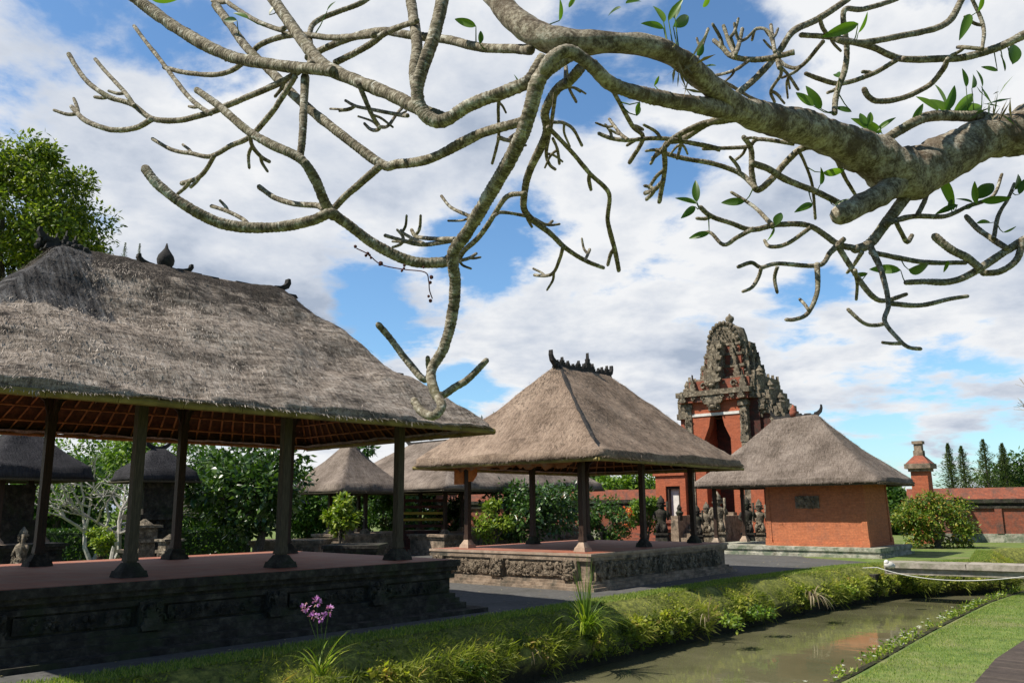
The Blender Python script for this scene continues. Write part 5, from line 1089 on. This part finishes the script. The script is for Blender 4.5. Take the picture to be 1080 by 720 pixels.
# trunk, out of the frame on the right
e0 = at(1085, 140, depth_at(1085, 140)); tr = MB(); pts = spline([Vector((root_loc[0], root_loc[1], SOUTH-.1)), Vector((3.75, 3.6, .3)), Vector((3.5, 3.5, 1.4)), Vector((2.9, 3.2, 2.35)), e0+Vector((.15, .0, .0)), e0-Vector((.06, 0, -.0))], 8)
tr.tube(pts, [.19-.09*(i/(len(pts)-1)) for i in range(len(pts))], 14); tr.build('trunk', M['bark'], fr, world=True, smooth=True)
limb('limb', [(1100, 138), (1085, 140), (1040, 146), (998, 166), (955, 184), (918, 164), (882, 148), (850, 135), (812, 126), (778, 114), (750, 92), (722, 66), (690, 50), (650, 45), (610, 45), (575, 40), (545, 22), (520, -6), (500, -30)], 56, 26, 0, rough=1.2, ths=[50, 52, 46, 52, 60, 50, 42, 39, 36, 29, 27, 26, 24, 24, 30, 32, 29, 27, 26], mat='limbbark')
limb('limb', [(810, 128), (775, 118), (738, 111), (692, 103), (648, 90), (622, 68), (600, 54), (582, 62), (570, 78)], 26, 17, -.12, mat='limbbark', rough=1.2)
limb('limb', [(958, 178), (950, 190), (933, 203), (907, 216), (880, 230)], 30, 24, -.1, mat='limbbark', rough=1.4)
limb('limb', [(608, 52), (572, 78), (559, 117), (547, 150), (522, 196), (492, 246), (478, 268), (480, 300), (477, 333), (468, 366), (455, 391), (458, 412), (466, 427), (458, 438), (445, 434), (435, 420)], 22, 10, -.35)
BR = [  # points join->tip, px thickness, depth swing
 ([(574, 60), (558, 85), (530, 98), (497, 110), (475, 124), (460, 128), (446, 118), (440, 95), (450, 60), (460, 30), (468, -8)], 18, 17, -.1),
 ([(442, 104), (437, 80), (440, 50), (437, 25), (432, -8)], 15, 14, .1),
 ([(468, 126), (440, 114), (410, 99), (380, 87), (350, 74), (331, 58), (306, 25), (283, -8)], 18, 15, .1),
 ([(352, 76), (331, 73), (293, 69), (239, 58), (185, 29), (132, -10)], 15, 16, -.12),
 ([(552, 128), (505, 142), (455, 167), (420, 173), (402, 173), (360, 142), (318, 108), (293, 83), (260, 50), (240, 22), (226, 4)], 13, 11, .25),
 ([(474, 274), (465, 277), (432, 275), (396, 258), (360, 232), (348, 225), (327, 233), (285, 240), (239, 237), (202, 221), (168, 196), (151, 175)], 14, 13, -.35),
 ([(352, 228), (345, 218), (331, 187), (316, 167), (285, 152), (260, 137), (231, 112), (206, 94)], 14, 9, -.2),
 ([(316, 168), (319, 145), (320, 120), (322, 78)], 10, 11, .05),
 ([(350, 222), (362, 209), (377, 196), (402, 174)], 9, 11, .1),
 ([(342, 221), (335, 217), (310, 215), (289, 208), (272, 196)], 8, 7, .3),
 ([(262, 238), (256, 231), (240, 223), (222, 217)], 6, 5, .25),
 ([(330, 66), (300, 85), (281, 94), (243, 110), (227, 117), (214, 121), (189, 127), (160, 125), (139, 110), (114, 102), (93, 87), (80, 70), (72, 56)], 9, 6, .3),
 ([(142, 112), (132, 98), (122, 87), (110, 74), (100, 62)], 6, 5, .3),
 ([(160, 126), (143, 135), (118, 137), (93, 129), (82, 120), (75, 112)], 8, 6, .25),
 ([(222, 120), (210, 112), (197, 100), (183, 82), (168, 62), (152, 42), (141, 27)], 7, 5, .4),
 ([(312, 80), (297, 104), (285, 121), (264, 144), (243, 154), (222, 165), (202, 162), (181, 158), (160, 146)], 8, 5, .35),
 ([(226, 164), (218, 178), (210, 187), (200, 191), (191, 194)], 6, 6, .35),
 ([(264, 142), (266, 154), (275, 165), (285, 171)], 6, 5, .4),
 ([(395, 37), (352, 40), (310, 37), (277, 46), (262, 60), (247, 73), (227, 79), (197, 77), (172, 71)], 9, 6, .5),
 ([(300, 30), (293, 31), (268, 21), (239, 2), (230, -6)], 7, 6, .5),
 ([(440, 22), (420, 29), (406, 35), (385, 50), (352, 67)], 8, 9, .3),
 ([(326, 75), (328, 55), (327, 33), (338, 20), (377, 5), (395, -6)], 8, 7, .4),
 ([(560, 53), (547, 52), (505, 50), (472, 42), (430, 37), (405, 33), (380, 37), (345, 50), (322, 62)], 13, 9, .45),
 ([(378, 88), (392, 121), (400, 135), (392, 137), (384, 130)], 7, 4, .35), ([(400, 134), (409, 133), (418, 121), (426, 112)], 5, 4, .4), ([(430, 122), (420, 121), (389, 115), (375, 112), (364, 106)], 6, 4, .4),
 ([(612, 72), (600, 86), (588, 94), (575, 117), (576, 142), (559, 179), (553, 205), (555, 225), (580, 246), (597, 262), (618, 275), (638, 283)], 14, 5, .4),
 ([(594, 260), (590, 274), (584, 287), (575, 291), (563, 290)], 5, 4, .5), ([(617, 275), (620, 268), (622, 263)], 4, 4, .5),
 ([(554, 204), (534, 208), (517, 233), (505, 250), (490, 264), (482, 276)], 7, 7, .2), ([(520, 228), (530, 224), (559, 229), (576, 237), (583, 233)], 5, 4, .5),
 ([(578, 134), (601, 158), (622, 183), (642, 204), (641, 233), (648, 262), (653, 287)], 6, 6, .5),
 ([(584, 129), (595, 130), (605, 137), (614, 154)], 5, 4, .5), ([(586, 98), (583, 120), (580, 140), (576, 162), (580, 174), (586, 179)], 6, 4, .5), ([(583, 146), (588, 158), (590, 173)], 4, 4, .5),
 ([(535, 96), (526, 108), (526, 142), (523, 158), (519, 173)], 5, 4, .45), ([(526, 145), (536, 148), (545, 146)], 6, 5, .5), ([(596, 90), (597, 70), (600, 92), (608, 108)], 5, 4, .5),
 ([(505, 236), (497, 229), (476, 219), (465, 206)], 5, 4, .4), ([(484, 254), (476, 254), (447, 258), (426, 254), (405, 248)], 7, 5, .35), ([(480, 252), (462, 252), (447, 251), (438, 249), (434, 242)], 6, 5, .5), ([(447, 257), (436, 252), (424, 245), (423, 243)], 5, 4, .3), ([(478, 276), (484, 275), (495, 272), (503, 267)], 6, 4, .3),
 ([(455, 393), (447, 400), (429, 380), (410, 355), (397, 340)], 9, 8, -.15), ([(455, 394), (452, 386), (451, 375)], 7, 6, -.1), ([(462, 416), (468, 416), (480, 408), (493, 400), (515, 378)], 9, 8, .1),
 ([(640, 84), (651, 104), (667, 133), (678, 146), (663, 173)], 6, 6, .4), ([(760, 158), (740, 153), (697, 146), (663, 148), (645, 146), (630, 140)], 7, 5, .3), ([(662, 147), (655, 142), (648, 133), (642, 125)], 5, 4, .3),
 ([(786, 124), (760, 128), (740, 131), (713, 144), (701, 155), (701, 179), (695, 215)], 9, 6, .3), ([(700, 190), (690, 200), (680, 204)], 6, 6, .35), ([(708, 148), (697, 160), (688, 167)], 6, 5, .3), ([(716, 142), (718, 152), (714, 168)], 6, 4, .35),
 ([(1105, 26), (1080, 37), (1053, 50), (1020, 60), (997, 62), (950, 62), (920, 50), (880, 40), (843, 37)], 11, 7, .3),
 ([(955, 62), (947, 63), (920, 78), (887, 88), (863, 83), (848, 77)], 7, 6, .4), ([(1000, 62), (994, 74), (980, 90), (953, 103), (927, 107), (916, 102), (910, 92)], 7, 8, .3),
 ([(884, 42), (910, 45), (950, 38), (987, 30), (1003, 20), (1015, -2), (1020, -14)], 8, 9, .5), 
 ([(764, 108), (780, 97), (800, 80), (820, 57), (837, 33), (863, 20), (893, 0), (905, -12)], 9, 9, .45),
 ([(880, 120), (882, 100), (891, 73), (893, 50), (890, 12), (910, 10), (943, 0), (955, -8)], 8, 7, .5), ([(864, 18), (868, 30), (876, 40), (890, 46)], 6, 5, .5),
 ([(838, 55), (803, 63), (773, 60), (762, 50), (752, 42)], 8, 6, .5), ([(776, 60), (768, 42), (763, 27)], 6, 5, .5), ([(776, 57), (780, 44), (783, 30)], 6, 5, .5), ([(822, 72), (817, 53), (810, 33), (797, 31), (793, 43)], 6, 4, .5), ([(817, 55), (815, 40), (813, 26)], 5, 5, .5),
 ([(868, 44), (863, 50), (845, 70), (830, 70), (818, 60)], 6, 5, .5), ([(824, 72), (823, 80), (813, 96), (817, 108)], 5, 4, .5), ([(823, 70), (832, 80), (842, 95)], 4, 4, .5), ([(734, 66), (740, 50), (747, 30)], 5, 4, .4), ([(790, 64), (775, 74), (753, 80), (742, 78)], 5, 4, .5), ([(745, 78), (770, 90), (790, 102), (804, 108)], 5, 4, .5),
 ([(1062, 132), (1040, 124), (1020, 123), (980, 123), (950, 137), (930, 150)], 15, 12, .1), ([(1037, 52), (1017, 50), (1009, 50)], 6, 5, .2), ([(1036, 52), (1037, 27), (1023, -6)], 5, 5, .3),
 ([(900, 162), (880, 160), (850, 155), (830, 170), (813, 190), (798, 200), (793, 183), (792, 157), (783, 143)], 10, 7, .3), ([(798, 199), (780, 183), (753, 173), (720, 167), (690, 158)], 7, 6, .4), ([(793, 172), (810, 178), (830, 190), (863, 203), (890, 217)], 9, 8, .15), ([(770, 122), (747, 130), (720, 147), (705, 150)], 9, 7, .25), ([(838, 152), (800, 147), (787, 155), (740, 157)], 6, 5, .5),
 ([(958, 196), (953, 210), (933, 237), (917, 257), (898, 264)], 16, 11, .1),
 ([(902, 262), (883, 257), (853, 238), (820, 237), (793, 242), (770, 235), (750, 228), (737, 217)], 8, 6, .2), ([(795, 241), (778, 250), (763, 258), (748, 245), (733, 250)], 6, 4, .3), ([(856, 239), (830, 257), (812, 260), (806, 253)], 6, 4, .3),
 ([(890, 252), (876, 266), (863, 280), (820, 278), (803, 282), (792, 277), (777, 282)], 7, 5, .1), ([(803, 282), (800, 292), (793, 303), (782, 308)], 5, 4, .1), ([(820, 281), (817, 293), (820, 310)], 5, 4, .1), ([(862, 278), (862, 307), (852, 330), (838, 337), (827, 337)], 7, 5, .1), ([(853, 327), (848, 320), (843, 315)], 4, 4, .1),
 ([(883, 258), (903, 290), (920, 312), (933, 317), (957, 310)], 8, 5, .25), ([(918, 260), (930, 287), (937, 320), (933, 338), (947, 357), (958, 366), (973, 368)], 8, 5, -.1), ([(950, 362), (940, 362), (930, 361)], 5, 4, -.1), ([(934, 341), (922, 343), (910, 340), (893, 325)], 5, 5, -.1), ([(938, 320), (970, 322), (1003, 315), (1022, 312)], 7, 5, .05),
 ([(909, 266), (900, 280), (893, 288)], 6, 4, .3), ([(902, 285), (904, 300), (903, 317)], 5, 4, .3), ([(918, 266), (953, 273), (980, 277), (1020, 277)], 7, 6, .2),
 ([(1105, 238), (1080, 253), (1053, 270), (1027, 287), (1003, 297), (973, 297), (953, 298)], 11, 7, .1), ([(1034, 283), (1020, 272), (1003, 263), (983, 247)], 10, 11, -.1), ([(1078, 252), (1073, 273), (1055, 286), (1033, 288)], 9, 8, .15), ([(1062, 262), (1045, 251), (1030, 240), (1018, 227)], 8, 7, .1), ([(1048, 252), (1053, 227), (1063, 210), (1070, 193)], 6, 4, .1),
 ([(935, 236), (950, 231), (967, 228), (997, 228), (1020, 218), (1047, 207), (1057, 183)], 8, 4, .25), ([(967, 228), (975, 212), (980, 197)], 7, 6, .2), ([(945, 234), (952, 248), (957, 255), (962, 248)], 6, 6, .3), ([(842, 158), (850, 175), (857, 197), (860, 232)], 4, 4, .4), ([(880, 162), (890, 185), (903, 207)], 7, 4, .3), ([(815, 238), (795, 218), (770, 202)], 6, 4, .3),
]
for i, (pts, a_, b_, dd) in enumerate(BR): limb('branch', pts, a_, b_, dd)
# short stubby side shoots
rs_ = random.Random(21); ns_ = 0
for i, (pts, a_, b_, dd) in enumerate(BR):
    if b_ > 6 or ns_ > 84 or len(pts) < 3: continue
    for _ in range(1 if rs_.random() < .3 else 2):
        k = rs_.randrange(1, len(pts)-1) if len(pts) > 3 else 1; x, y = pts[k]; tx, ty = pts[k+1][0]-x, pts[k+1][1]-y; q = math.hypot(tx, ty) or 1; tx, ty = tx/q, ty/q; sg = rs_.choice((-1, 1)); an = sg*rs_.uniform(.6, 1.1); dx, dy = tx*math.cos(an)-ty*math.sin(an), tx*math.sin(an)+ty*math.cos(an); l = rs_.uniform(9, 22)
        s_k = dd*(k/(len(pts)-1))**.8; o_ = depth_at
        keep_ = depth_at; P3 = [(x, y), (x+dx*l*.5, y+dy*l*.5), (x+dx*l+tx*l*.35, y+dy*l+ty*l*.35)]
        depth_at = (lambda s_k: (lambda a1, a2: keep_(a1, a2)+s_k))(s_k); limb('twig', P3, b_*.95, b_*.7, .05); depth_at = keep_; ns_ += 1
# leaves: (px, py, direction angle deg in the picture, length px)
LV = [(1000, 118, 110, 34), (1003, 118, 150, 30), (996, 118, 60, 36), (1005, 120, 40, 38), (1010, 122, 20, 34), (990, 117, 140, 30), (1019, 92, 95, 22), (1025, 93, 70, 20), (905, 25, 200, 40), (905, 35, 60, 26), (1023, 15, 250, 22), (1032, 12, 70, 22), (866, 115, 120, 30), (858, 112, 140, 26), (898, 118, 160, 20), (912, 135, 100, 20), (925, 138, 40, 26), (930, 140, 150, 34), (915, 132, 70, 18), (962, 130, 60, 26), (965, 128, 30, 22),
      (990, 185, 300, 44), (1010, 216, 200, 26), (1030, 210, 45, 30), (1035, 212, 5, 34), (1030, 215, 100, 26), (1026, 214, 160, 20), (1070, 200, 60, 24), (1004, 210, 250, 14), (735, 213, 95, 26), (735, 215, 160, 26), (733, 218, 220, 18), (748, 246, 190, 24), (785, 213, 180, 26), (818, 238, 70, 18), (816, 240, 250, 18), (865, 195, 75, 22), (868, 182, 5, 26), (857, 215, 200, 18), (880, 217, 30, 18), (918, 190, 80, 18), (950, 285, 175, 36), (958, 284, 5, 30), (915, 288, 190, 18), (1000, 275, 250, 14), (1045, 235, 170, 14), (1058, 245, 20, 16),
      (502, 28, 160, 26), (506, 46, 80, 16), (548, 92, 110, 16), (556, 84, 210, 22), (575, 42, 130, 14), (590, 22, 80, 24), (600, 8, 60, 16), (700, 24, 110, 26), (705, 22, 60, 30), (710, 28, 30, 28), (700, 30, 160, 24), (712, 20, 85, 24), (660, 4, 20, 20), (655, 8, 200, 18), (735, 60, 60, 18), (740, 72, 20, 16), (250, 22, 175, 16), (262, 20, 150, 20), (284, 16, 60, 20), (160, 0, 5, 36), (345, 12, 60, 14), (672, 122, 80, 14), (690, 90, 60, 12), (675, 108, 250, 16), (742, 8, 60, 16), (1036, 92, 100, 20), (1075, 205, 70, 20), (1060, 75, 100, 20), (1068, 68, 80, 30), (1052, 75, 160, 18), (885, 82, 120, 12)]
clusters = {}
for (x, y, an, l) in LV: clusters.setdefault((int((x+20)//70), int((y+20)//70)), []).append((x, y, an, l))
AP = np.array([tuple(q) for q in ALLP])
for key, lst in clusters.items():
    P, D, U, L, W = [], [], [], [], []
    for (x, y, an, l) in lst:
        l *= .85; Y = depth_at(x, y)+.08; p0 = at(x, y, Y); p1 = at(x+l*math.cos(R(an)), y-l*math.sin(R(an)), Y+random.uniform(-.06, .06)); d = p1-p0
        P.append(tuple(p0)); D.append(tuple(d)); U.append((random.gauss(0, .5), -1, random.gauss(.1, .5))); L.append(d.length*1.1); W.append(d.length*random.uniform(.30, .42))
    mb = MB(); rn = []
    for p_ in P:
        dd_ = np.linalg.norm(AP-np.array(p_), axis=1); j = int(dd_.argmin())
        if dd_[j] < .16:
            a0, a1 = Vector(AP[j]), Vector(p_); b0 = len(mb.v); mb.tube([a0, a0.lerp(a1, .5)+Vector((0, 0, -.01)), a1], [.0032, .0025, .0018], 5); rn += [.6]*(len(mb.v)-b0)
    for p_, d_, u_, l_, w_l in zip(P, D, U, L, W):
        p_ = Vector(p_); d_ = Vector(d_).normalized(); sd_ = d_.cross(Vector(u_)).normalized(); nn_ = sd_.cross(d_); K = 9; b0 = len(mb.v); cv = random.uniform(.05, .3); q = random.random()
        for k in range(K+1):
            t_ = k/K; hw = w_l*.5*(math.sin(math.pi*min(1, t_**.85))**.8)*(1-.15*t_)+.0012; c_ = p_+d_*l_*t_-nn_*l_*cv*t_*t_
            for sgn in (-1, -.5, 0, .5, 1): mb.v.append(tuple(c_+sd_*hw*sgn+nn_*hw*.35*abs(sgn)))
            rn += [q]*5
        for k in range(K):
            for j in range(4): a0 = b0+k*5+j; mb.f.append((a0, a0+1, a0+6, a0+5))
    lo = mb.build('leaf_cluster', M['lf_leaf'], fr, world=True, smooth=True); at_ = lo.data.attributes.new('rnd', 'FLOAT', 'POINT'); at_.data.foreach_set('value', np.array(rn))
# air plants on the limb
for (x, y, n) in ((785, 60, 0), (1052, 130, 26), (722, 74, 16), (1042, 112, 14)):
    if not n: continue
    c = at(x, y, depth_at(x, y)-.06); P = np.tile(tuple(c), (n, 1))+RS.normal(size=(n, 3))*.03
    leafmesh('air_plant', M['lf_dry'] if n > 14 else M['lf_dark'], P, RS.normal(size=(n, 3))+np.array([0, 0, -.8 if n == 16 else .8]), RS.normal(size=(n, 3)), RS.uniform(.06, .14, n), RS.uniform(.006, .016, n), fr, offset=root_loc)
# dry vine hanging under the long branch
m_ = MB(); vp = [at(x, y, depth_at(x, y)-.3) for x, y in ((376, 262), (388, 268), (402, 279), (425, 284), (448, 287), (452, 296), (453, 306), (456, 315))]
m_.tube(spline(vp, 5), .0022, 5)
for k in range(16): c = vp[random.randrange(8)]; m_.ball(tuple(c+Vector((random.gauss(0, .006), 0, random.gauss(0, .008)))), random.uniform(.004, .009), 5)
m_.build('dry_vine', simple('dark_red_vine', [(.3, (.03, .012, .01)), (.7, (.12, .03, .02))], 30), label='thin dark reddish vine dangling under the long lower frangipani branch', cat='vine')

# fallen leaves on the paving and the grass
n = 420; X = RS.uniform(-6, 12, n); Yv = np.interp(X, [p.x for p in Lm if -8 < p.x < 17], [p.y for p in Lm if -8 < p.x < 17])+RS.uniform(.1, 5, n)
P = np.column_stack([X, Yv, np.full(n, .012)]); leafmesh('fallen_leaves', M['lf_dry'], P, np.column_stack([RS.normal(size=(n, 2)), RS.uniform(0, .15, n)]), np.tile((0, 0, 1.), (n, 1)), RS.uniform(.03, .09, n), RS.uniform(.02, .04, n), kind='stuff', label='dry fallen leaves scattered on the paving and grass edge', cat='fallen leaves')
